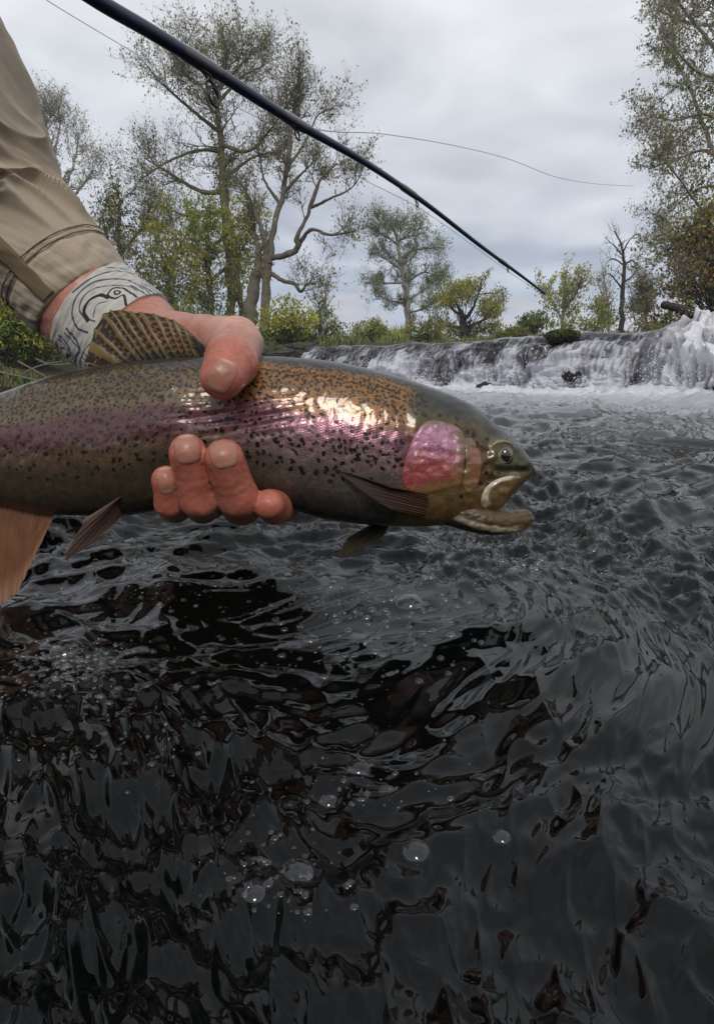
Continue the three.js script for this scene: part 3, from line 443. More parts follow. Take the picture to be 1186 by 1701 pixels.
{
  let g = surfaceNets(handDist, V(-0.10, -0.165, -0.06), V(0.16, 0.12, 0.19), 0.0016);
  const tips = Object.values(chains).map((c) => c[4].p), knu = chains.thumb[2].p;
  colorBy(g, (x, y, z) => { let m = 1; for (const t of tips) m = Math.min(m, Math.hypot(x - t.x, y - t.y, z - t.z)); const n = fbm3(x * 55, y * 55, z * 55, 3);
    let k = mix3([178, 116, 96], [180, 102, 84], sstep(0.03, 0.008, m) + 0.5 * n); k = mix3(k, [214, 168, 146], 0.6 * sstep(0.022, 0.006, Math.hypot(x - knu.x, y - knu.y - 0.008, z - knu.z))); k = mix3(k, [188, 128, 116], sstep(0.02, -0.05, x)); const w = 1 + 0.10 * n3(x * 300, y * 300, z * 300); return lin(k[0] * w, k[1] * w, k[2] * w); });
  const p = g.attributes.position, uv = new Float32Array(p.count * 2); for (let i = 0; i < p.count; i++) { uv[i * 2] = p.getX(i) * 30 + p.getZ(i) * 20; uv[i * 2 + 1] = p.getY(i) * 30 - p.getZ(i) * 14; } g.setAttribute('uv', new THREE.BufferAttribute(uv, 2));
  const pores = noiseTexture(256, (u, v) => 0.5 + 0.3 * torus(u, v, 9) + 0.25 * torus(u + 0.3, v, 22));
  part('arm', g, phys({ vertexColors: true, roughness: 0.48, bumpMap: pores, bumpScale: 0.00014, clearcoat: 0.25, clearcoatRoughness: 0.3, sheen: 0.2, sheenRoughness: 0.5, sheenColor: new THREE.Color(0.6, 0.25, 0.18) }), person);
  // nails: laid on the finger tips
  const depthAt = (px, py) => { let d = 0.20; for (let k = 0; k < 60; k++) { const q = P(px, py, d).sub(armBase), e = handDist(q.x, q.y, q.z); d += e * 0.8; if (Math.abs(e) < 2e-5) break; if (d > 0.4) return null; } return d; };
  for (const [px, py, w, l, rot] of [[369, 624, 23, 30, 0.42], [372, 752, 25, 27, -0.2], [312, 746, 23, 26, -0.12], [277, 798, 18, 24, -0.15]]) {
    const c = Math.cos(rot), s = Math.sin(rot), rows = [];
    const g = gridGeo(64, 14, (u, v) => {
      const a = u * 2 * Math.PI, e = 0.72, cx = Math.sign(Math.cos(a)) * Math.pow(Math.abs(Math.cos(a)), e) * w * v, sy = Math.sign(Math.sin(a)) * Math.pow(Math.abs(Math.sin(a)), e) * l * v, X = px + cx * c - sy * s, Y = py + cx * s + sy * c;
      const d = depthAt(X, Y) ?? 0.24, lift = 0.00034 * (1 - Math.pow(v, 8)) - 0.00012 * sstep(0.9, 1, v), q = P(X, Y, d - lift).sub(armBase), fr = sy / l; // fr -1 at the free edge
      const k = mix3(mix3([168, 112, 94], [184, 136, 118], sstep(0.45, 0.75, fr) ), [204, 160, 138], sstep(-0.72, -0.86, fr)); const kk = mix3(k, [160, 92, 74], sstep(0.86, 1, v)); return [q.x, q.y, q.z, ...lin(...kk)];
    }, { color: true, closeI: true, flip: true });
    part('fingernail', g, nailMat, person);
  }
}
{ // sleeve, hem, tape, band
  const ax = new THREE.CatmullRomCurve3([[140, 500, 0.382], [75, 424, 0.377], [4, 342, 0.37], [-135, 135, 0.333], [-320, -160, 0.30], [-520, -420, 0.30]].map((q) => P(...q).sub(armBase)));
  const rad = curve([[0, 91 * 0.000382], [0.13, 104 * 0.000377], [0.27, 122 * 0.00037], [0.5, 166 * 0.000333], [0.75, 225 * 0.0003], [1, 0.082]]), toCam = EYE.clone().sub(armBase);
  const len = ax.getLength();
  const frame = (s) => { const c = ax.getPointAt(clamp(s)), t = ax.getTangentAt(clamp(s)); if (s < 0) c.addScaledVector(t, s * len); const view = toCam.clone().sub(c).normalize(), n1 = V(0, 0, 0).crossVectors(view, t).normalize(), nn = V(0, 0, 0).crossVectors(t, n1).normalize(); return { c, n1: n1.negate(), n2: nn }; };
  // angle 0 is the upper right edge as seen from the lens, a quarter turn faces the lens
  const folds = (s, a) => {
    const S = s * len, q = a; let h = 0;
    const k = sstep(0.07, 0.16, s);
    const ca = Math.cos(a), sa = Math.sin(a), w = n3(S * 10, ca * 0.6, sa * 0.6) * 0.014, u = S + 0.08 * ca - 0.012 * sa + w;
    const r1 = 1 - Math.abs(n3(u * 12, ca * 0.35 + 3, sa * 0.35)), r2 = 1 - Math.abs(n3(u * 23 + 9, ca * 0.6, sa * 0.6));
    h += k * (0.0100 * (r1 * r1 * r1 - 0.35) + 0.0052 * (r2 * r2 * r2 - 0.35) * sstep(-0.6, 0.4, n3(S * 12, ca, sa)) + 0.003 * n3(S * 8, ca * 0.8, sa * 0.8)) + 0.00035 * n3(u * 110, ca * 2.4, sa * 2.4);
    return h - 0.001;
  };
  const onSleeve = (s, a, lift = 0) => { const f = frame(s), r = rad(s) + folds(s, a) + lift; return f.c.clone().addScaledVector(f.n1, Math.cos(a) * r).addScaledVector(f.n2, Math.sin(a) * r); };
  const weave = noiseTexture(128, (u, v) => 0.5 + 0.25 * Math.sin(u * 2 * Math.PI * 16) * Math.sign(Math.sin(v * 2 * Math.PI * 16)) + 0.25 * Math.sin(v * 2 * Math.PI * 16) + 0.1 * torus(u, v, 6));
  const cloth = (c, o = {}) => phys({ vertexColors: true, color: new THREE.Color(...c), roughness: 0.9, sheen: 0.3, sheenRoughness: 0.6, sheenColor: new THREE.Color(0.5, 0.45, 0.38), bumpMap: weave, bumpScale: 0.00012, side: THREE.DoubleSide, ...o });
  const khaki = [0.42, 0.345, 0.26], tone = (s, a) => { const k = 1 + 0.07 * fbm2(s * 30, a * 3, 3); return [k, k, k]; };
  const HEM = 0.085, NA = 220;
  part('sleeve', gridGeo(NA, 420, (u, v) => { const a = u * 2 * Math.PI, s = lerp(HEM - 0.006, 1, v), q = onSleeve(s, a); return [q.x, q.y, q.z, ...tone(s, u * 6), s * len * 60, a * 2.6]; }, { color: true, uv: true, closeI: true }), cloth(khaki), person);
  part('cuff', gridGeo(NA, 60, (u, v) => { // the turned hem: outside, rolled edge, lining
    const a = u * 2 * Math.PI, out = v < 0.5, s = out ? lerp(HEM, 0, v * 2) : lerp(0, HEM * 2.2, (v - 0.5) * 2), e = Math.sin(clamp((0.5 - Math.abs(v - 0.5)) * 2) * Math.PI * 0.5), edge = sstep(0.42, 0.5, v) * (1 - sstep(0.5, 0.58, v));
    const dark = 0.0012 * Math.exp(-(((s - 0.066) / 0.005) ** 2)), q = onSleeve(s - edge * 0.003, a, out ? 0.0012 * (1 - edge) * sstep(0, 0.1, v) - dark + 0.0008 * n2(a * 2.5, s * 30) : -0.0032 + edge * 0.002); return [q.x, q.y, q.z, ...tone(s, u * 6), s * len * 60, a * 2.6]; }, { color: true, uv: true, closeI: true }), cloth(khaki), person);
  for (const s of [0.068, 0.079]) { const t = new Tubes(), pts = []; for (let k = 0; k <= 160; k++) { const a = k / 160 * Math.PI * 2; pts.push({ p: onSleeve(s, a, s < 0.07 ? 0.0011 : 0.0013), r: 0.00035 }); } t.add(pts, 6); part('stitching', t.geo(), std({ color: new THREE.Color(0.12, 0.09, 0.055), roughness: 0.9 }), person); }
  const tapeA = 1.98, tapeW = 0.15; part('sleeve_tape', gridGeo(12, 200, (u, v) => { const s = lerp(0.004, 0.9, v), a = tapeA + (u - 0.5) * tapeW * 2 * (1 - 0.3 * v) + 0.04 * Math.sin(v * 9), e = Math.min(u, 1 - u) * 12, q = onSleeve(s, a, 0.0014 + 0.0007 * Math.min(1, e) - (e < 0.5 ? 0.002 : 0)); return [q.x, q.y, q.z, ...tone(s, u), s * len * 60, u]; }, { color: true, uv: true }), cloth([0.16, 0.115, 0.068]), person, { label: 'dark brown tape along the sleeve' });
  // patterned wrist band
  const c = canvas(1024, 512), x = c.getContext('2d'); x.fillStyle = 'rgb(186,182,174)'; x.fillRect(0, 0, 1024, 512); x.lineCap = x.lineJoin = 'round';
  const id = x.getImageData(0, 0, 1024, 512); for (let j = 0; j < 512; j++) for (let i = 0; i < 1024; i++) { const k = 1 + 0.07 * fbm2(i * 0.01, j * 0.01, 4), o = (j * 1024 + i) * 4; for (let q = 0; q < 3; q++) id.data[o + q] *= k; } x.putImageData(id, 0, 0);
  const stroke = (pts, w, col) => { x.strokeStyle = col; x.lineWidth = w * 1.7; x.beginPath(); const cv = new THREE.CatmullRomCurve3(pts.map(([a, b]) => V(a * 1024, b * 512, 0))); for (const q of cv.getPoints(60)) x.lineTo(q.x, q.y); x.stroke(); };
  const ink = 'rgb(34,34,40)', ink2 = 'rgb(78,80,98)'; // across 0..1: lower left to upper right; down 0..1: cuff to hand
  for (const [k, w, col] of [[0, 8, ink2], [0.07, 6, ink2]]) stroke([[0.16 + k, 0.98], [0.20 + k, 0.62], [0.30 + k * 0.8, 0.30 + k], [0.45, 0.12 + k * 1.4], [0.58 - k * 0.6, 0.22 + k], [0.63 - k, 0.5], [0.61 - k, 0.75]], w, col);
  stroke([[0.40, 0.62], [0.42, 0.44], [0.48, 0.36], [0.54, 0.42], [0.56, 0.62]], 15, ink); stroke([[0.42, 0.66], [0.47, 0.56], [0.53, 0.66]], 5, ink2);
  stroke([[0.30, 0.96], [0.30, 0.62], [0.34, 0.5], [0.39, 0.56], [0.38, 0.72], [0.34, 0.76], [0.38, 0.98]], 9, ink); stroke([[0.33, 0.66], [0.345, 0.58], [0.36, 0.66], [0.34, 0.69], [0.33, 0.66]], 7, ink);
  for (let k = 0; k < 6; k++) stroke([[0.06 + k * 0.035, 0.99], [0.05 + k * 0.036, 0.84], [0.08 + k * 0.034, 0.66]], 6, k % 2 ? ink2 : ink);
  stroke([[0.07, 0.62], [0.11, 0.4], [0.20, 0.22], [0.34, 0.1], [0.5, 0.03]], 7, ink2); stroke([[0.02, 0.7], [0.05, 0.42], [0.13, 0.2], [0.26, 0.06]], 5, ink2);
  for (const [o, w] of [[0, 9], [0.028, 6]]) { stroke([[0.68 + o, 0.30], [0.69 + o, 0.52], [0.73, 0.74 - o], [0.78, 0.70 - o], [0.86, 0.62 - o * 2]], w, ink2); stroke([[0.76 + o, 0.18], [0.765 + o, 0.4], [0.80, 0.55 - o], [0.87, 0.46 - o]], w, ink2); }
  stroke([[0.82, 0.14], [0.90, 0.18], [0.92, 0.34], [0.87, 0.44], [0.82, 0.36], [0.85, 0.26]], 8, ink2); for (let k = 0; k < 5; k++) stroke([[0.72 + k * 0.035, 0.97], [0.725 + k * 0.035, 0.8]], 6, ink2);
  stroke([[0.64, 0.9], [0.7, 0.84], [0.8, 0.78], [0.92, 0.7], [0.98, 0.6]], 6, ink2); stroke([[0.94, 0.1], [0.97, 0.4], [0.99, 0.8]], 6, ink2);
  const wa = [P(153, 512, 0.3825), P(184, 538, 0.384), P(218, 566, 0.385)].map((q) => q.sub(armBase)), wc = new THREE.CatmullRomCurve3(wa), L0 = 0.0, L1 = 1.0;
  part('wrist_band', gridGeo(180, 44, (u, v) => {
    const vv = v < 0.04 ? -1 : v > 0.96 ? 1 : 0, s = lerp(L0, L1, clamp((v - 0.04) / 0.92)), cc = wc.getPointAt(s), t = wc.getTangentAt(s), view = toCam.clone().sub(cc).normalize(), n1 = V(0, 0, 0).crossVectors(t, view).normalize(), nn = V(0, 0, 0).crossVectors(n1, t).normalize(), a = u * 2 * Math.PI;
    let r = 0.02; const dx = n1.clone().multiplyScalar(Math.cos(a)).addScaledVector(nn, Math.sin(a)); for (let k = 0; k < 24; k++) { const e = handDist(cc.x + dx.x * r, cc.y + dx.y * r, cc.z + dx.z * r); r -= e * 0.7; }
    r = Math.min(r, 0.046) + (vv ? -0.0006 : 0.0014) + 0.0005 * n2(a * 2, s * 9); const q = cc.clone().addScaledVector(dx, r), uu = a <= Math.PI ? 1 - a / Math.PI : a / Math.PI - 1; return [q.x, q.y, q.z, uu, 1 - clamp((v - 0.04) / 0.92)]; }, { uv: true, closeI: true }),
    phys({ map: canvasTexture(c), roughness: 0.8, side: THREE.DoubleSide, bumpMap: weave, bumpScale: 0.00008 }), person, { label: 'pale wrist band printed with looping dark outlines' });
}

// ---------------------------------------------------------------- fly rod and lines
{
  const path = [[-160, -240, 0.26, 16], [20, -98, 0.295, 15.6], [155, -4, 0.33, 14.0], [250, 52, 0.365, 12.8], [350, 114, 0.41, 11.2], [490, 203, 0.49, 8.4], [600, 266, 0.565, 6.2], [700, 333, 0.66, 4.5], [800, 410, 0.76, 3.4], [860, 454, 0.83, 2.7], [905, 488, 0.89, 1.9]];
  const o = P(155, -4, 0.33), rod = thing('fishing_rod', 'dark navy fly rod slanting down across the sky to the treetops', 'fishing rod', o);
  const cv = new THREE.CatmullRomCurve3(path.map((q) => P(q[0], q[1], q[2]).sub(o))), r = curve(path.map((q, i) => [i / (path.length - 1), q[3] * 0.9 / F * q[2]])), at = (t) => cv.getPoint(t);
  const b = new Tubes(), pts = []; for (let k = 0; k <= 160; k++) pts.push({ p: at(k / 160), r: r(k / 160) }); b.add(pts, 24);
  part('blank', b.geo(), phys({ color: new THREE.Color(0.008, 0.014, 0.045), roughness: 0.35, clearcoat: 0.4, clearcoatRoughness: 0.1, specularIntensity: 0.6 }), rod);
  const metal = std({ color: new THREE.Color(0.05, 0.05, 0.055), roughness: 0.3, metalness: 0.9 }), wrapM = phys({ color: new THREE.Color(0.004, 0.004, 0.008), roughness: 0.35, clearcoat: 1, clearcoatRoughness: 0.05 });
  // thread wraps and guides
  const wrap = (t0, t1, k, par = rod) => { const w = new Tubes(), q = []; for (let i = 0; i <= 40; i++) { const t = lerp(t0, t1, i / 40), e = Math.min(1, Math.min(i, 40 - i) / 5); q.push({ p: at(t), r: r(t) * (1 + (k - 1) * Math.sqrt(e)) + 0.0002 * e * (i % 2 ? 1 : 0.6) }); } w.add(q, 20); return part('thread_wrap', w.geo(), wrapM, par); };
  const guide = (t, drop, ringR, wire, tilt) => {
    const c = at(t), tan = cv.getTangent(t), down = V(0, -1, 0).applyQuaternion(camQ); down.addScaledVector(tan, -down.dot(tan)).normalize(); const side = V(0, 0, 0).crossVectors(tan, down).normalize(), rc = c.clone().addScaledVector(down, r(t) + drop);
    const ax1 = down.clone().addScaledVector(tan, tilt).normalize(), ax2 = V(1, 0, 0).applyQuaternion(camQ).multiplyScalar(0.8).addScaledVector(side, 0.7).normalize();
    const ring = new Tubes(), q = []; for (let k = 0; k <= 40; k++) { const a = k / 40 * Math.PI * 2; q.push({ p: rc.clone().addScaledVector(ax1, Math.cos(a) * ringR * 1.12).addScaledVector(ax2, Math.sin(a) * ringR), r: wire * 1.15 }); } ring.add(q, 10); const m = part('line_guide', ring.geo(), metal, rod);
    const legs = new Tubes(); for (const s of [-1, 1]) { const p0 = c.clone().addScaledVector(tan, -0.012).addScaledVector(down, r(t)), p1 = c.clone().addScaledVector(tan, s * 0.004).addScaledVector(down, r(t) + drop * 0.25).addScaledVector(side, s * ringR * 0.5), p2 = rc.clone().addScaledVector(ax2, s * ringR).addScaledVector(ax1, s * 0.0005), p15 = rc.clone().addScaledVector(ax2, s * ringR * 1.25).addScaledVector(ax1, -ringR * 1.2); legs.add(new THREE.CatmullRomCurve3([p0, p1, p15, p2]).getPoints(24).map((p) => ({ p, r: wire })), 8); } part('guide_foot', legs.geo(), metal, m);
  };
  wrap(0.352, 0.408, 1.14); guide(0.4, 0.0135, 0.0052, 0.0009, -0.1); wrap(0.485, 0.515, 1.16); guide(0.502, 0.006, 0.003, 0.0006, 0.2); wrap(0.665, 0.69, 1.22); guide(0.692, 0.005, 0.0026, 0.00045, 0.3); wrap(0.845, 0.865, 1.25); guide(0.87, 0.0045, 0.002, 0.0004, 0.3); wrap(0.985, 1, 1.3);
  const line = (pts, r0, col, label) => { const w = P(...pts[0]), t = new Tubes(); t.add(new THREE.CatmullRomCurve3(pts.map((q) => P(...q).sub(w))).getPoints(90).map((p) => ({ p, r: r0 })), 6); const m = part(numbered('fishing_line'), t.geo(), std({ color: new THREE.Color(...col), roughness: 0.5 }), scene); m.position.copy(w); m.userData = { label, category: 'fishing line' }; };
  line([[20, -40, 0.34], [75, -2, 0.36], [160, 50, 0.4], [258, 107, 0.44], [353, 158, 0.42], [430, 196, 0.455]], 0.00022, [0.34, 0.34, 0.33], 'thin pale fly line running from the top left corner to the rod guide');
  line([[430, 196, 0.455], [520, 246, 0.56], [600, 296, 0.62], [690, 342, 0.67], [780, 404, 0.78], [850, 455, 0.86], [902, 490, 0.89]], 0.0003, [0.36, 0.37, 0.39], 'faint fly line stretched just below the outer half of the rod');
  line([[500, 212, 0.5], [560, 219, 0.62], [640, 223, 0.85], [760, 243, 1.1], [850, 266, 1.3], [920, 293, 1.4], [985, 305, 1.5], [1052, 309, 1.6]], 0.0006, [0.5, 0.5, 0.51], 'loose fly line drifting in a curve to the right through the sky');
}

// ---------------------------------------------------------------- trees, bushes, bank
const barkMat = std({ vertexColors: true, roughness: 0.95 }), leafMat = phys({ vertexColors: true, roughness: 0.9, transmission: 0.5, thickness: 0, side: THREE.DoubleSide, ior: 1.4, specularIntensity: 0.4 });
const twigMat = std({ vertexColors: true, roughness: 0.95 });
class Leaves {
  constructor() { this.p = []; this.c = []; this.i = []; }
  add(x, y, z, s, col, rnd, flat = 0) { // a pointed leaf, folded along its middle
    const a = rnd() * 6.283, b = (rnd() - 0.5) * 3.1 * (1 - flat), ca = Math.cos(a), sa = Math.sin(a), cb = Math.cos(b), sb = Math.sin(b), ux = ca * cb, uy = sb, uz = sa * cb; let wx = -sa, wy = (rnd() - 0.5) * 1.6 * (1 - flat), wz = ca; const l = Math.hypot(wx, wy, wz); wx /= l; wy /= l; wz /= l;
    const h = s * 0.5, w = s * (0.26 + 0.12 * rnd()), k = this.p.length / 3, g = 0.75 + 0.5 * rnd();
    this.p.push(x - ux * h, y - uy * h, z - uz * h, x + wx * w, y + wy * w - s * 0.1, z + wz * w, x + ux * h, y + uy * h, z + uz * h, x - wx * w, y - wy * w - s * 0.1, z - wz * w);
    for (let q = 0; q < 4; q++) this.c.push(col[0] * g, col[1] * g, col[2] * g); this.i.push(k, k + 1, k + 2, k, k + 2, k + 3);
  }
  geo() { return geoOf(this.p, this.i, this.c); }
}
const pal0 = { olive: [0.105, 0.098, 0.022], green: [0.05, 0.085, 0.02], dark: [0.022, 0.034, 0.012], yellow: [0.21, 0.17, 0.024], lime: [0.15, 0.16, 0.03], brown: [0.075, 0.055, 0.03], rust: [0.17, 0.075, 0.02], grey: [0.085, 0.080, 0.048], ivy: [0.03, 0.05, 0.014], pale: [0.15, 0.16, 0.075] };
const pal = {}; for (const k in pal0) pal[k] = pal0[k].map((v) => Math.min(0.5, v * (k === 'dark' || k === 'ivy' ? 2.2 : 3.4)));
const bark = { grey: [0.25, 0.23, 0.20], brown: [0.05, 0.04, 0.03], ivy: [0.10, 0.09, 0.045], pale: [0.11, 0.093, 0.07], dark: [0.028, 0.024, 0.02] };
// o: d depth; trunks and limbs as [px, py, r px] runs; twigs per limb; blobs [px, py, rx, ry, leaves, palette...]; leaf size in px
function tree(name, label, category, o) {
  const rnd = mulberry(o.seed), base0 = P(o.trunks[0][0][0], o.trunks[0][0][1], o.d), gy = ground(base0.x, base0.z), m = o.d / F;
  const root = V(base0.x, Math.min(gy, base0.y) - 0.05, base0.z), g = thing(name, label, category, root, o.group);
  const L = new Leaves(), tw = new Tubes(), sz = (o.leaf ?? 4) * m, bc = bark[o.bark ?? 'grey'];
  const pick = (ps) => { const k = pal[ps[Math.floor(rnd() * ps.length)]], j = 0.8 + 0.4 * rnd(); return [k[0] * j, k[1] * j, k[2] * j]; };
  const twig = (p, dir, len, r, lev) => {
    const n = 4, pts = [{ p: p.clone(), r, c: bc }]; let q = p.clone(), d = dir.clone();
    for (let k = 1; k <= n; k++) { d.x += (rnd() - 0.5) * 0.55; d.y += (rnd() - 0.5) * 0.5 + (o.rise ?? 0.06); d.z += (rnd() - 0.5) * 0.55; d.normalize(); q = q.clone().addScaledVector(d, len / n); pts.push({ p: q, r: r * (1 - 0.75 * k / n), c: bc });
      if (lev > 0) for (let c = 0; c < (o.fork ?? 2); c++) if (rnd() < 0.85) { const e = V(rnd() - 0.5, rnd() - 0.42, rnd() - 0.5).normalize(); e.addScaledVector(d, 0.9).normalize(); twig(q, e, len * (0.45 + 0.3 * rnd()), r * 0.55, lev - 1); }
      if (lev === 0) { const nl = o.leafPer ?? 1; for (let c = 0; c < nl; c++) if (rnd() < (o.leafProb ?? 0.7)) L.add(q.x + (rnd() - 0.5) * sz * 2, q.y + (rnd() - 0.5) * sz * 2, q.z + (rnd() - 0.5) * sz * 2, sz * (0.6 + 0.8 * rnd()), pick(o.twigLeaf ?? ['grey', 'olive']), rnd); } }
    tw.add(pts, 3);
  };
  const run = (pts, zs) => { const ph = rnd() * 9, c = new THREE.CatmullRomCurve3(pts.map(([x, y], i) => P(x, y, o.d + zs * i / (pts.length - 1) + 0).sub(root))), rr = curve(pts.map((q, i) => [i / (pts.length - 1), q[2] * m * (o.thin ?? 1)])), n = pts.length * 7, out = []; for (let k = 0; k <= n; k++) { const t = k / n, p = c.getPoint(t), w = rr(t) * 0.5; p.x += w * n2(t * 9, ph); p.z += w * n2(t * 9, ph + 5); const b = 0.7 + 0.3 * rnd() + 0.5 * (0.5 + 0.5 * n2(t * 40, ph)); out.push({ p, r: rr(t) * (1 + 0.14 * n2(t * 14, ph + 2)), c: [bc[0] * b, bc[1] * b, bc[2] * b], t }); } return out; };
  o.trunks.forEach((pts, k) => { const t = new Tubes(), q = run(pts, k ? (rnd() - 0.5) * 0.8 : 0); if (k === 0) { q.unshift({ p: V(0, -0.3, 0).add(V(q[0].p.x, 0, q[0].p.z)), r: q[0].r * 1.2, c: bc }); } t.add(q, 10); part('trunk', t.geo(), barkMat, g); if (o.trunkTwigs) spawn(q, o.trunkTwigs[k] ?? o.trunkTwigs[0], pts); });
  function spawn(q, n, pts) { const start = o.twigFrom ?? 0.3; for (let k = 0; k < n; k++) { const t = start + (1 - start) * Math.sqrt(rnd()), i = Math.min(q.length - 2, Math.floor(t * (q.length - 1))), d = q[i + 1].p.clone().sub(q[i].p).normalize(), e = V(rnd() - 0.5, rnd() - 0.35, rnd() - 0.5).normalize().multiplyScalar(1.1).addScaledVector(d, 0.8 + t * 0.4).normalize(); twig(q[i].p, e, (o.twigLen ?? 45) * m * (0.6 + 0.7 * rnd()), Math.max(q[i].r * 0.4, (o.twigR ?? 0.9) * m), o.levels ?? 2); } }
  for (const l of o.limbs ?? []) { const t = new Tubes(), zs = (rnd() - 0.5) * 2 * (o.depth ?? 60) * m * 2, q = run(l, zs); t.add(q, 7); part('limb', t.geo(), barkMat, g); spawn(q, o.twigs ?? 8, l); }
  for (const [x, y, rx, ry, n, ...ps] of o.blobs ?? []) { // clumps of leaves with gaps between them
    const c = P(x, y, o.d).sub(root), dz = Math.min(rx, ry) * 1.1, per = o.clump ?? 14;
    for (let k = 0; k < n / per; k++) { let a, b, e; do { a = rnd() * 2 - 1; b = rnd() * 2 - 1; e = rnd() * 2 - 1; } while (a * a + b * b + e * e > 1); const rag = 1 + 0.28 * n3(a * 2.2 + x, b * 2.2 + y, e * 2.2), cx = c.x + a * rx * m * rag, cy = c.y + b * ry * m * rag, cz = c.z + e * dz * m, col = pick(ps), s = (o.clumpR ?? 9) * m;
      for (let l = 0; l < per; l++) { const u = rnd() + rnd() + rnd() - 1.5, v = rnd() + rnd() + rnd() - 1.5, w = rnd() + rnd() + rnd() - 1.5; L.add(cx + u * s, cy + v * s * 0.8, cz + w * s, sz * (0.6 + 0.8 * rnd()), col, rnd); }
      if (o.stem && rnd() < o.stem * 0.6) { const b0 = P(o.trunks[0][0][0] + (rnd() - 0.5) * rx * 0.5, o.trunks[0][0][1], o.d).sub(root), e2 = V(cx, cy, cz), md = b0.clone().lerp(e2, 0.5); md.y += (e2.y - b0.y) * 0.15; md.x += (rnd() - 0.5) * 6 * m; tw.add([{ p: b0, r: 1.3 * m, c: bc }, { p: md, r: 0.8 * m, c: bc }, { p: e2, r: 0.3 * m, c: bc }], 3); } } }
  if (tw.p.length) part('twigs', tw.geo(), twigMat, g, { kind: 'stuff' });
  if (L.p.length) part('crown', L.geo(), leafMat, g);
  return g;
}
tree('tall_tree', 'tallest tree left of the middle, thin crown and ivy covered trunk behind the rod guide', 'tree', { d: 13, seed: 1, thin: 0.85, bark: 'ivy', leaf: 3.4, leafProb: 0.34, twigLeaf: ['grey', 'olive', 'brown', 'grey'], levels: 2, twigR: 0.55, twigs: 14, twigLen: 46, fork: 2, trunkTwigs: [34, 14], twigFrom: 0.4, depth: 70, clump: 9, clumpR: 8,
  trunks: [[[386, 548, 9.5], [381, 440, 8.5], [373, 330, 7], [366, 230, 5.5], [362, 160, 4], [369, 130, 2.2], [376, 106, 1]], [[404, 548, 7], [392, 430, 6], [378, 340, 4], [372, 260, 2.4]]],
  limbs: [[[372, 320, 5], [335, 318, 4], [285, 290, 2.6], [240, 262, 1.2]], [[366, 250, 4], [330, 250, 3], [280, 268, 2], [232, 300, 1]], [[366, 220, 4], [310, 175, 2.6], [272, 140, 1.2]], [[363, 180, 3.5], [322, 132, 2], [286, 118, 1]], [[363, 170, 3.5], [400, 130, 2.4], [440, 108, 1.1]], [[367, 240, 4], [415, 250, 3], [452, 212, 2], [486, 160, 1]], [[370, 300, 4], [420, 262, 2.6], [470, 250, 1.2]], [[369, 112, 2], [338, 100, 1.4], [312, 86, 0.8]], [[374, 116, 1.6], [394, 98, 1.1], [404, 88, 0.7]], [[366, 148, 2.6], [400, 108, 1.6], [418, 92, 0.8]], [[374, 350, 4], [320, 360, 2.4], [262, 340, 1.2]], [[368, 124, 2.2], [330, 140, 1.6], [300, 118, 0.9]]],
  blobs: [[366, 190, 12, 40, 260, 'ivy', 'olive'], [362, 262, 15, 70, 800, 'ivy', 'ivy', 'olive'], [372, 350, 20, 60, 700, 'ivy', 'olive'], [345, 120, 58, 42, 200, 'grey', 'olive', 'brown'], [330, 230, 80, 60, 160, 'grey', 'olive'], [285, 290, 50, 40, 90, 'grey', 'olive'], [420, 240, 60, 70, 160, 'grey', 'olive', 'yellow'], [384, 420, 26, 60, 500, 'ivy', 'olive']] });
tree('leaning_tree', 'weathered tree with a thick broken limb reaching right and sparse leaves, beside the tall tree', 'tree', { d: 11, seed: 2, bark: 'pale', leaf: 4, leafProb: 0.28, twigLeaf: ['grey', 'olive', 'brown'], levels: 2, twigR: 0.55, twigs: 9, twigLen: 38, fork: 2, trunkTwigs: [18, 8, 10], twigFrom: 0.45, depth: 40, clump: 8,
  trunks: [[[436, 560, 9], [442, 490, 7.6], [448, 430, 6.5], [458, 370, 4.6], [470, 320, 4], [480, 260, 4], [485, 205, 3], [490, 160, 1.6]], [[412, 560, 12], [422, 480, 10.5], [430, 440, 7], [426, 400, 4], [420, 370, 2]], [[446, 440, 7], [440, 400, 5], [424, 350, 3.2], [405, 310, 1.6]]],
  limbs: [[[450, 428, 5], [474, 424, 5], [494, 412, 4.6], [493, 398, 3.6], [508, 366, 3], [520, 330, 3.4], [534, 296, 2], [560, 272, 1]], [[452, 455, 4], [470, 466, 3.4], [490, 472, 3], [500, 484, 2.6], [510, 472, 1.8], [524, 472, 1.4]], [[496, 408, 4], [516, 382, 2.8], [548, 390, 2], [590, 384, 1.2]], [[516, 345, 3], [548, 330, 2], [584, 312, 1], [600, 290, 0.8]], [[478, 275, 3], [505, 240, 2], [530, 190, 1.2], [556, 180, 0.8]], [[472, 320, 3], [500, 290, 2], [520, 270, 1]], [[484, 215, 2.4], [500, 160, 1.4], [494, 120, 0.8]], [[466, 340, 3], [440, 300, 2], [430, 250, 1.1]]],
  blobs: [[470, 190, 60, 60, 260, 'grey', 'olive', 'brown'], [545, 190, 14, 10, 50, 'dark', 'brown'], [510, 290, 60, 50, 160, 'grey', 'olive'], [430, 380, 40, 40, 300, 'olive', 'yellow'], [432, 445, 24, 50, 260, 'olive', 'brown'], [588, 384, 10, 5, 20, 'dark']] });
const midBush = 'leafy trees behind the arm';
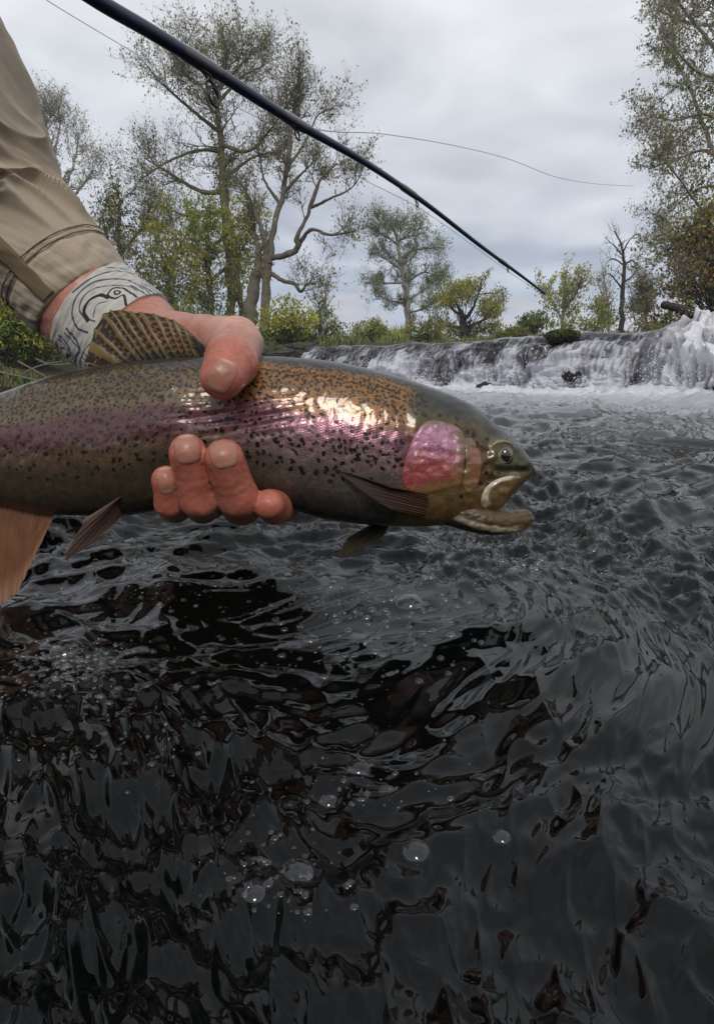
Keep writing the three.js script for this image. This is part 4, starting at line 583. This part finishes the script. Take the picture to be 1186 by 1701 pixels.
tree('slender_tree', 'pale twiggy tree rising just right of the sleeve', 'tree', { d: 16, seed: 3, bark: 'grey', leaf: 3, leafProb: 0.35, twigR: 0.5, twigLeaf: ['grey', 'pale', 'brown'], levels: 2, twigs: 10, twigLen: 38, fork: 2, trunkTwigs: [24], twigFrom: 0.25, depth: 50,
  trunks: [[[110, 540, 8], [104, 420, 6], [98, 320, 5], [84, 240, 3.2], [68, 175, 1.4]]], limbs: [[[100, 330, 3], [124, 270, 2], [132, 220, 1]], [[100, 350, 3], [136, 310, 2], [156, 280, 1]], [[88, 260, 2], [100, 210, 1.4], [96, 176, 0.8]], [[104, 400, 3], [60, 330, 2], [40, 280, 1]]], blobs: [[130, 310, 30, 50, 120, 'grey', 'pale']] });
tree('leafy_tree', 'olive leafy tree standing above the wrist between sleeve and tall tree', 'tree', { d: 12, seed: 4, bark: 'brown', leaf: 4.6, levels: 1, twigs: 8, twigLen: 40, twigLeaf: ['olive', 'green', 'brown'], leafPer: 2, trunkTwigs: [14], depth: 40, clump: 10, clumpR: 9,
  trunks: [[[205, 560, 7], [204, 460, 5], [198, 380, 3], [200, 330, 1.4]]], limbs: [[[204, 450, 3], [180, 400, 2], [170, 350, 1]], [[203, 420, 3], [235, 380, 2], [250, 350, 1]]], blobs: [[200, 380, 36, 60, 1300, 'olive', 'brown', 'grey', 'dark'], [190, 340, 20, 24, 200, 'dark', 'olive'], [225, 440, 50, 60, 1800, 'olive', 'brown', 'brown', 'grey'], [235, 500, 50, 40, 700, 'green', 'dark', 'brown']] });
tree('leafy_tree', 'yellow green leafy tree right behind the wrist band', 'tree', { d: 12.5, seed: 5, bark: 'grey', leaf: 5, levels: 1, twigs: 8, twigLen: 40, twigLeaf: ['lime', 'olive'], leafPer: 2, trunkTwigs: [10], depth: 40, clump: 11, clumpR: 9,
  trunks: [[[285, 560, 6], [284, 470, 5], [290, 400, 3], [286, 360, 1.4]]], limbs: [[[285, 460, 3], [262, 410, 2], [255, 370, 1]], [[286, 430, 3], [310, 390, 2], [322, 350, 1]]], blobs: [[272, 400, 34, 46, 1300, 'lime', 'yellow', 'olive'], [262, 470, 34, 50, 1800, 'lime', 'olive', 'green'], [312, 440, 34, 60, 1500, 'olive', 'yellow', 'brown'], [300, 500, 50, 40, 1500, 'green', 'olive', 'dark']] });
tree('leafy_tree', 'yellowing leafy tree in front of the ivy covered trunk', 'tree', { d: 12.2, seed: 6, bark: 'brown', leaf: 5, levels: 1, twigs: 8, twigLen: 36, twigLeaf: ['yellow', 'olive'], leafPer: 2, trunkTwigs: [10], depth: 50, clump: 11, clumpR: 10,
  trunks: [[[350, 560, 7], [348, 470, 5], [344, 400, 3], [346, 340, 1.4]]], limbs: [[[348, 450, 3], [325, 400, 2], [318, 360, 1]], [[346, 420, 3], [385, 380, 2], [420, 350, 1]], [[348, 470, 3], [390, 430, 2], [412, 400, 1]]], blobs: [[345, 380, 46, 46, 1700, 'olive', 'yellow', 'olive', 'green'], [400, 360, 34, 40, 700, 'yellow', 'olive', 'lime'], [335, 450, 40, 60, 1900, 'olive', 'yellow', 'brown'], [400, 440, 30, 50, 1200, 'olive', 'brown', 'yellow'], [345, 520, 60, 40, 1800, 'green', 'olive', 'dark']] });
tree('bush', 'bright yellow green bush at the foot of the leaning tree', 'bush', { d: 9.5, seed: 7, bark: 'brown', leaf: 5.5, clump: 14, clumpR: 11, stem: 0.35, trunks: [[[485, 590, 4], [484, 550, 3], [486, 530, 1.5]]],
  blobs: [[478, 532, 44, 34, 2400, 'lime', 'yellow', 'lime', 'olive'], [470, 566, 60, 26, 1600, 'olive', 'green', 'dark'], [440, 575, 30, 24, 700, 'green', 'dark']] });
tree('bush', 'pale green feathery bush between the yellow bush and the open sky', 'bush', { d: 11.5, seed: 8, bark: 'grey', leaf: 4.6, clump: 12, clumpR: 9, stem: 0.35, levels: 1, twigLeaf: ['olive', 'green'], trunkTwigs: [8], trunks: [[[530, 580, 4], [532, 540, 3], [530, 505, 1.5]]], blobs: [[534, 530, 30, 34, 900, 'olive', 'green', 'pale'], [550, 556, 34, 20, 800, 'olive', 'green', 'dark'], [506, 555, 26, 24, 500, 'green', 'dark']] });
tree('feathery_tree', 'feathery tree of level branches and twin trunks near the middle of the horizon', 'tree', { d: 17, seed: 9, bark: 'grey', leaf: 2.6, leafProb: 0.32, leafPer: 1, twigR: 0.35, twigLeaf: ['dark', 'green', 'green', 'olive'], levels: 2, twigs: 16, twigLen: 21, fork: 2, rise: 0.03, depth: 30, clump: 4, clumpR: 5, trunkTwigs: [20, 10], twigFrom: 0.02,
  trunks: [[[678, 572, 5], [676, 510, 4.4], [668, 450, 3.6], [660, 400, 2.4], [652, 366, 1]], [[682, 572, 4], [678, 510, 3.4], [676, 460, 2.4], [684, 420, 1.2]]],
  limbs: [[[668, 450, 2], [640, 430, 1.4], [622, 420, 0.7]], [[664, 430, 2], [690, 415, 1.4], [722, 412, 0.7]], [[660, 405, 1.8], [640, 392, 1.2], [624, 385, 0.7]], [[660, 400, 1.8], [685, 392, 1.2], [706, 386, 0.7]], [[657, 386, 1.4], [640, 376, 1], [630, 366, 0.6]], [[656, 380, 1.4], [672, 372, 1], [690, 374, 0.6]], [[674, 470, 2], [640, 470, 1.4], [616, 466, 0.7]], [[676, 470, 2], [704, 452, 1.4], [730, 462, 0.7]], [[676, 500, 2], [706, 480, 1.4], [734, 456, 0.8]], [[676, 505, 2], [644, 498, 1.3], [628, 490, 0.7]], [[677, 520, 2], [704, 512, 1.3], [724, 496, 0.7]]],
  blobs: [[650, 378, 30, 9, 300, 'dark', 'green', 'olive'], [682, 378, 24, 7, 200, 'dark', 'green'], [690, 410, 36, 9, 300, 'dark', 'green', 'olive'], [645, 400, 26, 8, 200, 'dark', 'green'], [636, 432, 24, 9, 160, 'dark', 'grey'], [702, 440, 28, 9, 180, 'dark', 'grey'], [660, 368, 14, 6, 120, 'dark'], [625, 465, 18, 10, 70, 'grey'], [715, 475, 20, 14, 80, 'grey', 'olive']] });
tree('willow_tree', 'rounded green willow with a dark forked trunk right of the feathery tree', 'tree', { d: 16, seed: 10, bark: 'dark', leaf: 4, levels: 1, twigs: 10, twigLen: 26, leafPer: 2, twigLeaf: ['olive', 'lime'], depth: 30, clump: 13, clumpR: 8, stem: 0.12,
  trunks: [[[772, 572, 6], [770, 540, 5], [766, 520, 3.4], [756, 502, 1.6]]], limbs: [[[770, 530, 3.4], [782, 518, 2.6], [790, 500, 1.6], [796, 482, 0.8]], [[768, 526, 3], [752, 514, 2], [744, 500, 1]], [[771, 545, 3], [740, 542, 2], [728, 545, 1]], [[771, 545, 3], [806, 530, 2], [830, 510, 1.2]]],
  blobs: [[762, 488, 34, 20, 1700, 'lime', 'olive', 'lime', 'olive'], [776, 474, 18, 12, 500, 'lime', 'olive'], [738, 505, 18, 14, 500, 'olive', 'lime'], [812, 508, 22, 18, 900, 'olive', 'lime'], [832, 496, 12, 16, 300, 'grey', 'olive'], [790, 548, 40, 16, 1000, 'olive', 'brown', 'dark'], [745, 550, 22, 16, 600, 'olive', 'brown'], [815, 545, 24, 20, 600, 'olive', 'green']] });
tree('bush', 'dark green rounded bush right of the willow', 'bush', { d: 14, seed: 11, bark: 'brown', leaf: 4.5, clump: 14, clumpR: 8, trunks: [[[885, 570, 3], [886, 550, 2.4], [885, 535, 1.2]]], blobs: [[884, 538, 24, 16, 1300, 'green', 'dark', 'olive'], [895, 530, 14, 12, 400, 'green', 'olive'], [870, 548, 16, 10, 400, 'dark', 'green']] });
tree('poplar_tree', 'light green airy tree below the rod tip', 'tree', { d: 15, seed: 12, bark: 'grey', leaf: 4.6, levels: 1, twigs: 8, twigLen: 24, leafPer: 2, twigLeaf: ['lime', 'pale', 'olive'], depth: 30, clump: 9, clumpR: 8, trunkTwigs: [10], trunks: [[[934, 570, 4], [934, 530, 3], [938, 490, 2], [940, 455, 0.9]]], limbs: [[[934, 530, 2], [915, 500, 1.4], [905, 480, 0.7]], [[935, 515, 2], [955, 490, 1.4], [962, 470, 0.7]]], blobs: [[938, 478, 14, 20, 260, 'lime', 'pale', 'olive'], [920, 500, 22, 22, 480, 'lime', 'pale', 'olive'], [952, 505, 18, 30, 480, 'lime', 'olive'], [935, 540, 34, 18, 600, 'lime', 'olive', 'green']] });
tree('bush', 'lime green bush between the airy tree and the bare trunk', 'bush', { d: 14.5, seed: 13, bark: 'grey', leaf: 4.6, levels: 1, trunkTwigs: [8], twigLeaf: ['lime', 'olive'], clump: 11, clumpR: 8, trunks: [[[1000, 570, 3], [1000, 545, 2], [998, 515, 1]]], blobs: [[996, 505, 18, 16, 380, 'lime', 'olive', 'pale'], [1006, 530, 24, 22, 800, 'lime', 'olive', 'green'], [980, 540, 18, 16, 420, 'lime', 'olive']] });
tree('bare_tree', 'bare dead tree with a straight trunk standing above the weir', 'tree', { d: 14, seed: 14, bark: 'dark', leaf: 4, leafProb: 0.06, twigLeaf: ['dark'], levels: 1, twigs: 4, twigLen: 20, fork: 1, trunkTwigs: [12], twigFrom: 0.35, depth: 25, twigR: 0.5, trunks: [[[1031, 572, 4.6], [1033, 500, 3.6], [1036, 440, 2.6], [1031, 405, 1.6], [1020, 384, 0.8]]], limbs: [[[1036, 440, 1.8], [1050, 432, 1.2], [1056, 444, 0.8]], [[1034, 470, 1.8], [1048, 460, 1.4], [1058, 448, 0.8]], [[1034, 420, 1.4], [1044, 400, 1], [1052, 392, 0.6]], [[1035, 440, 1.4], [1018, 430, 1], [1008, 434, 0.5]], [[1034, 425, 1.4], [1020, 408, 0.9], [1012, 402, 0.5]], [[1033, 480, 1.5], [1012, 455, 0.9], [1000, 462, 0.5]]], blobs: [[1049, 444, 3, 3, 30, 'dark'], [1010, 520, 16, 30, 90, 'grey'], [1064, 510, 16, 24, 160, 'grey', 'brown']] });
tree('slender_tree', 'thin grey sapling leaning just left of the bare trunk', 'tree', { d: 15, seed: 15, bark: 'grey', leaf: 3, leafProb: 0.3, levels: 1, twigs: 5, twigLen: 18, trunkTwigs: [12], twigFrom: 0.3, twigR: 0.5, depth: 20, trunks: [[[1012, 572, 2], [1010, 520, 1.6], [1006, 480, 1.2], [1000, 450, 0.6]]], limbs: [[[1008, 500, 1], [996, 480, 0.8], [992, 465, 0.5]]] });
tree('bush', 'grey twiggy thicket right of the bare trunk', 'bush', { d: 12, seed: 16, bark: 'grey', leaf: 4, levels: 2, trunkTwigs: [20], twigLeaf: ['grey', 'brown'], twigLen: 26, clump: 8, clumpR: 8, trunks: [[[1072, 568, 3], [1072, 530, 2], [1066, 490, 1]]], blobs: [[1070, 515, 24, 28, 300, 'grey', 'brown', 'olive'], [1080, 545, 34, 16, 500, 'brown', 'olive']] });
tree('tall_tree', 'big half bare tree filling the right edge with drooping twigs and an ivy limb', 'tree', { d: 8.5, seed: 17, thin: 0.75, bark: 'grey', leaf: 4.6, leafProb: 0.4, twigR: 0.7, twigLeaf: ['grey', 'brown', 'olive', 'grey'], levels: 2, twigs: 13, twigLen: 42, fork: 2, trunkTwigs: [30], twigFrom: 0.2, depth: 90, clump: 9, clumpR: 10, rise: 0.02,
  trunks: [[[1232, 560, 20], [1228, 420, 17], [1222, 280, 14], [1214, 120, 11], [1206, -60, 8], [1200, -200, 4]]],
  limbs: [[[1222, 330, 8], [1180, 240, 5], [1150, 160, 4], [1120, 95, 3], [1098, 66, 1.4]], [[1218, 210, 6], [1170, 190, 3], [1120, 200, 2], [1068, 190, 1]], [[1222, 290, 6], [1170, 250, 3.4], [1130, 262, 2.2], [1076, 282, 1]], [[1222, 320, 6], [1170, 310, 3], [1130, 335, 2], [1100, 366, 1]], [[1214, 120, 6], [1170, 60, 4], [1130, 10, 2.6], [1100, -30, 1.4]], [[1214, 80, 6], [1190, 10, 4], [1160, -60, 2]], [[1216, 130, 5], [1160, 120, 3], [1100, 60, 1.4]], [[1226, 400, 6], [1160, 390, 3], [1125, 400, 1.8], [1100, 415, 1]], [[1224, 360, 6], [1170, 350, 3], [1130, 300, 2], [1090, 250, 1]], [[1210, 40, 5], [1150, 40, 3], [1100, 20, 1.4]], [[1226, 440, 5], [1160, 450, 3], [1120, 462, 1.4]]],
  blobs: [[1140, 130, 18, 26, 420, 'green', 'olive', 'ivy'], [1118, 92, 14, 16, 200, 'olive', 'green'], [1172, 190, 24, 50, 900, 'olive', 'green', 'ivy'], [1180, 290, 30, 50, 900, 'olive', 'ivy', 'brown'], [1130, 230, 50, 60, 300, 'grey', 'brown'], [1150, 50, 50, 50, 340, 'grey', 'brown', 'olive'], [1140, 350, 50, 50, 600, 'olive', 'grey', 'ivy'], [1170, 400, 40, 40, 700, 'brown', 'olive']] });
tree('bush', 'dense brown and olive bush on the right bank over the fallen log', 'bush', { d: 7.5, seed: 18, bark: 'dark', leaf: 6.5, levels: 2, trunkTwigs: [14], twigLen: 50, twigLeaf: ['brown', 'olive'], clump: 14, clumpR: 12, stem: 0.3, trunks: [[[1190, 560, 8], [1185, 500, 6], [1180, 450, 3], [1170, 410, 1.5]]], blobs: [[1168, 450, 48, 60, 2600, 'brown', 'olive', 'brown', 'rust', 'dark'], [1180, 380, 34, 50, 1200, 'brown', 'olive', 'grey'], [1125, 480, 40, 36, 700, 'brown', 'grey', 'olive'], [1140, 530, 60, 18, 900, 'olive', 'brown', 'dark']] });
tree('bush', 'green bush with orange leaves under the sleeve at the left bank', 'bush', { d: 5.2, seed: 19, bark: 'brown', leaf: 6, clump: 16, clumpR: 13, stem: 0.3, trunks: [[[30, 640, 6], [32, 590, 5], [34, 550, 2]]], blobs: [[18, 500, 52, 34, 1900, 'rust', 'yellow', 'green', 'olive'], [30, 545, 70, 44, 3600, 'green', 'green', 'olive', 'dark', 'yellow'], [0, 585, 80, 30, 1800, 'dark', 'green'], [90, 570, 40, 30, 1000, 'green', 'dark', 'olive'], [-90, 520, 70, 80, 2400, 'green', 'olive', 'rust']] });
tree('bush', 'low green bush on the left bank seen under the wrist', 'bush', { d: 6.5, seed: 20, bark: 'brown', leaf: 5, clump: 14, clumpR: 11, stem: 0.3, trunks: [[[140, 625, 4], [140, 590, 3], [140, 570, 1.5]]], blobs: [[150, 588, 60, 24, 1800, 'green', 'olive', 'dark'], [120, 560, 40, 24, 700, 'olive', 'green'], [240, 560, 70, 26, 1600, 'green', 'dark', 'olive'], [340, 560, 70, 26, 1600, 'green', 'olive', 'dark']] });
for (const [x, w, h, seed, label, ps] of [[612, 34, 20, 61, 'low olive thicket on the bank left of the feathery tree', ['olive', 'lime', 'green']], [706, 36, 22, 62, 'low green thicket between the feathery tree and the willow', ['green', 'olive', 'brown']], [846, 30, 12, 63, 'low brownish thicket right of the willow by the water', ['olive', 'brown', 'green']], [1092, 40, 18, 64, 'low dry thicket on the bank left of the fallen log', ['brown', 'olive', 'grey']]])
  tree('bush', label, 'bush', { d: 11.5, seed, bark: 'brown', leaf: 4.4, clump: 12, clumpR: 8, stem: 0.5, trunks: [[[x, 575, 3], [x, 560, 2], [x + 2, 545, 1]]], blobs: [[x, 560 - h * 0.4, w, h, 1300, ...ps], [x + w * 0.4, 560 - h * 0.7, w * 0.4, h * 0.8, 300, ...ps]] });
{ // reeds and grass along the water above the weir and on the left bank: countless blades
  const rnd = mulberry(31), blade = new THREE.BufferGeometry(); blade.setAttribute('position', new THREE.Float32BufferAttribute([-0.5, 0, 0, 0.5, 0, 0, -0.35, 0.5, 0.06, 0.35, 0.5, 0.06, 0, 1, 0.25], 3)); blade.setIndex([0, 1, 2, 1, 3, 2, 2, 3, 4]); blade.computeVertexNormals();
  const spots = []; const strip = (x0, x1, y0, d0, d1, n, h0, h1, cols) => { for (let k = 0; k < n; k++) { const px = lerp(x0, x1, rnd()), d = lerp(d0, d1, rnd()), q = P(px, y0, d); const y = ground(q.x, q.z); if (y < LIP - 0.02 && q.z < lipM.z) continue; spots.push([q.x, y - 0.02, q.z, lerp(h0, h1, rnd() ** 2), pal[cols[Math.floor(rnd() * cols.length)]]]); } };
  strip(540, 1120, 570, 11, 17, 34000, 0.06, 0.2, ['olive', 'brown', 'dark', 'green']); strip(590, 680, 570, 12.5, 14, 1000, 0.15, 0.45, ['lime', 'olive', 'green']); strip(380, 600, 575, 8, 13, 14000, 0.05, 0.2, ['olive', 'green', 'dark', 'brown', 'dark']); strip(-200, 420, 600, 5.0, 9, 16000, 0.1, 0.4, ['olive', 'green', 'dark', 'brown']); strip(-150, 170, 640, 3.5, 5.4, 12000, 0.03, 0.13, ['olive', 'green', 'brown', 'dark']); strip(1080, 1300, 560, 5.8, 9, 8000, 0.1, 0.35, ['olive', 'brown', 'yellow']);
  const m = new THREE.InstancedMesh(blade, phys({ color: 0xffffff, roughness: 0.9, transmission: 0.3, thickness: 0, side: THREE.DoubleSide }), spots.length), M = new THREE.Matrix4(), E = new THREE.Euler(), Q = new THREE.Quaternion(), c = new THREE.Color();
  spots.forEach(([x, y, z, h, k], i) => { E.set((rnd() - 0.5) * 0.7, rnd() * 6.28, (rnd() - 0.5) * 0.7); M.compose(V(x, y, z), Q.setFromEuler(E), V(0.02 + 0.012 * rnd(), h, h)); m.setMatrixAt(i, M); const g = 0.7 + 0.6 * rnd(); m.setColorAt(i, c.setRGB(k[0] * g, k[1] * g, k[2] * g)); });
  m.name = 'grass'; m.userData = { kind: 'stuff', label: 'rough grass and reeds growing along the banks', category: 'grass' }; scene.add(m);
}
// rocks, log, moss, sticks
function rock(name, label, category, px, py, d, size, col, seed, group) {
  const o = P(px, py, d), g = new THREE.IcosahedronGeometry(1, 24), p = g.attributes.position;
  for (let i = 0; i < p.count; i++) { const v = V(p.getX(i), p.getY(i), p.getZ(i)), k = 1 + 0.28 * fbm3(v.x * 1.2 + seed, v.y * 1.2, v.z * 1.2, 4) - 0.10 * Math.abs(n3(v.x * 3 + seed, v.y * 3, v.z * 3)); v.multiplyScalar(k); p.setXYZ(i, v.x * size[0], v.y * size[1], v.z * size[2]); }
  g.computeVertexNormals(); colorBy(g, (x, y, z) => { const k = 0.6 + 0.8 * Math.abs(fbm3(x * 9 + seed, y * 9, z * 9, 4)); return mix3([col[0] * k, col[1] * k, col[2] * k], [0.03, 0.045, 0.012], sstep(0.2, 0.9, y / size[1] + n3(x * 8, y * 8, z * 8)) * (size[0] > 0.12 ? 0.7 : 0)); });
  const m = part(numbered(name), g, std({ vertexColors: true, roughness: 0.75 }), scene); m.position.copy(o); m.userData = { label, category }; if (group) m.userData.group = group; return m;
}
rock('rock', 'dark rounded rock at the far left end of the weir', 'rock', 500, 590, 6.6, [0.34, 0.13, 0.3], [0.05, 0.045, 0.035], 3);
rock('rock', 'low dark rock on the bank just above the thumb knuckle', 'rock', 452, 592, 6.3, [0.3, 0.1, 0.25], [0.05, 0.05, 0.03], 5);
rock('rock', 'small black rock poking out of the white water under the falls', 'rock', 806, 648, 3.75, [0.06, 0.05, 0.05], [0.02, 0.018, 0.016], 8);
rock('rock', 'dark wet rock jutting from the falls left of the gush', 'rock', 955, 624, 3.93, [0.085, 0.045, 0.06], [0.02, 0.018, 0.018], 9);
{ // mossy clump on the crest
  const o = P(934, 560, 4.12), t = thing('moss_clump', 'dark mossy clump stuck on the crest of the weir', 'moss', o), rnd = mulberry(41), L = new Leaves(), g = new THREE.IcosahedronGeometry(1, 10), p = g.attributes.position;
  for (let i = 0; i < p.count; i++) { const k = 1 + 0.3 * fbm3(p.getX(i) * 2, p.getY(i) * 2, p.getZ(i) * 2, 3); p.setXYZ(i, p.getX(i) * 0.11 * k, p.getY(i) * 0.04 * k, p.getZ(i) * 0.09 * k); } g.computeVertexNormals();
  part('stone', g, std({ color: new THREE.Color(0.03, 0.03, 0.02), roughness: 0.9 }), t); for (let k = 0; k < 1500; k++) { const a = rnd() * 6.283, b = Math.acos(rnd()), r = 1 + 0.2 * rnd(); L.add(0.11 * r * Math.sin(b) * Math.cos(a), 0.045 * r * Math.cos(b), 0.09 * r * Math.sin(b) * Math.sin(a), 0.012 + 0.012 * rnd(), pal[rnd() < 0.5 ? 'dark' : rnd() < 0.5 ? 'ivy' : 'olive'], rnd); } part('moss', L.geo(), leafMat, t);
}
{ // fallen log on the right bank
  const d = 5.2, pts = [[1098, 505], [1125, 512], [1160, 527], [1200, 540], [1290, 560]], o = P(1160, 540, d), t = thing('fallen_log', 'dark broken log pointing left from the right bank above the gush', 'log', o), T = new Tubes();
  const c = new THREE.CatmullRomCurve3(pts.map(([x, y]) => P(x, y, d).sub(o))), q = []; for (let k = 0; k <= 60; k++) { const u = k / 60; q.push({ p: c.getPoint(u), r: (0.026 + 0.03 * u) * (1 + 0.18 * n2(u * 14, 4)) * sstep(-0.02, 0.02, u) + 0.004, c: mix3([0.055, 0.042, 0.032], [0.03, 0.024, 0.018], 0.5 + 0.5 * n2(u * 20, 2)) }); } T.add(q, 16); part('stem', T.geo(), barkMat, t);
  const S = new Tubes(); S.add([{ p: c.getPoint(0.35), r: 0.016, c: bark.brown }, { p: c.getPoint(0.3).add(V(0.02, -0.08, 0.05)), r: 0.01, c: bark.brown }], 8); part('stub', S.geo(), barkMat, t);
  rock('rock', 'dark boulder holding up the fallen log at the right edge', 'rock', 1178, 552, 5.2, [0.16, 0.12, 0.15], [0.03, 0.028, 0.022], 14);
}
{ // dead sticks on the left bank below the sleeve
  const rnd = mulberry(51); [[[0, 618], [60, 632], [110, 650]], [[30, 600], [70, 622], [96, 640]], [[10, 640], [60, 610], [104, 600]], [[60, 596], [88, 606], [120, 604]]].forEach((pts, k) => { const d = 4.7 + 0.1 * k, o = P(...pts[1], d), T = new Tubes(); const q = new THREE.CatmullRomCurve3(pts.map(([x, y]) => P(x, y, d + (rnd() - 0.5) * 0.3).sub(o))).getPoints(16).map((p, i) => ({ p, r: 0.009 - i * 0.0003, c: [0.16, 0.14, 0.11] })); T.add(q, 6); const m = part(numbered('stick'), T.geo(), barkMat, scene); m.position.copy(o); m.userData = { label: ['bleached dead stick slanting down to the right, left most on the left bank', 'short dead stick above the long one on the left bank under the cuff', 'dead stick rising to the right from the left edge just over the trout', 'thin level dead stick on the left bank nearest the wrist'][k], category: 'stick', group: 'dead sticks on the left bank' }; });
}
{ // bubbles riding on the water
  const shell = phys({ color: 0xffffff, roughness: 0.02, transmission: 1, thickness: 0, ior: 1.6 }), dome = new THREE.SphereGeometry(1, 20, 12, 0, Math.PI * 2, 0, Math.PI * 0.56);
  const surf = (px, py) => { let y = 0, q; for (let k = 0; k < 5; k++) { q = atHeight(px, py, y); y = chop(q.x, q.z, Math.hypot(q.x, q.z) * 0.0088); } q.y = y; return q; };
  [[595, 1278, 22, 'round bubble alone in the middle of the dark foreground'], [546, 1332, 19, 'bubble just below and left of the middle one'], [492, 1456, 36, 'largest bubble of the foreground, left of the lower middle'], [424, 1486, 24, 'bubble touching the left side of the largest one'], [690, 1418, 27, 'bubble right of the largest one in the dark water'], [640, 1314, 13, 'small bubble right of the pair in the middle'], [680, 1003, 26, 'bubble on the dark water straight below the open jaw'], [112, 1082, 30, 'bubble in the foam patch at the left edge'], [516, 1064, 14, 'small bubble under the belly of the trout'], [832, 1392, 18, 'bubble in the dark trough right of the middle']].forEach(([px, py, r, label]) => {
    const q = surf(px, py), R = r / F * q.clone().sub(EYE).applyQuaternion(camQ.clone().invert()).z * -1, g = dome.clone(); g.scale(R, R * 0.8, R); const m = part(numbered('bubble'), g, shell, scene); m.position.copy(q); m.position.y -= R * 0.15; m.userData = { label, category: 'bubble', group: 'bubbles floating on the near water' };
  });
  const rnd = mulberry(61), list = []; const patch = (x, y, rx, ry, n, r0, r1) => { for (let k = 0; k < n; k++) { const a = rnd() * 6.283, b = Math.sqrt(-2 * Math.log(rnd() + 1e-6)) * 0.55, px = x + Math.cos(a) * b * rx, py = y + Math.sin(a) * b * ry; if (py < 880) continue; const q = surf(px, py); list.push([q, lerp(r0, r1, rnd() ** 3) / 1000]); } };
  patch(110, 1110, 110, 55, 520, 0.3, 1.5); patch(300, 960, 260, 50, 450, 0.3, 1.5); patch(660, 1010, 150, 60, 160, 0.4, 2.2); patch(560, 1080, 200, 60, 120, 0.4, 1.8); patch(820, 940, 160, 40, 240, 0.5, 2.4); patch(480, 1460, 120, 60, 70, 0.3, 1.4); patch(590, 1300, 140, 60, 70, 0.3, 1.2); patch(220, 1240, 160, 60, 60, 0.3, 1.3);
  const m = new THREE.InstancedMesh(dome, shell, list.length), M = new THREE.Matrix4(); list.forEach(([q, r], i) => { M.makeScale(r, r * 0.85, r).setPosition(q.x, q.y - r * 0.2, q.z); m.setMatrixAt(i, M); });
  m.name = 'froth'; m.userData = { kind: 'stuff', label: 'scattered small bubbles and froth on the near water', category: 'froth' }; scene.add(m);
}

renderer.render(scene, camera);
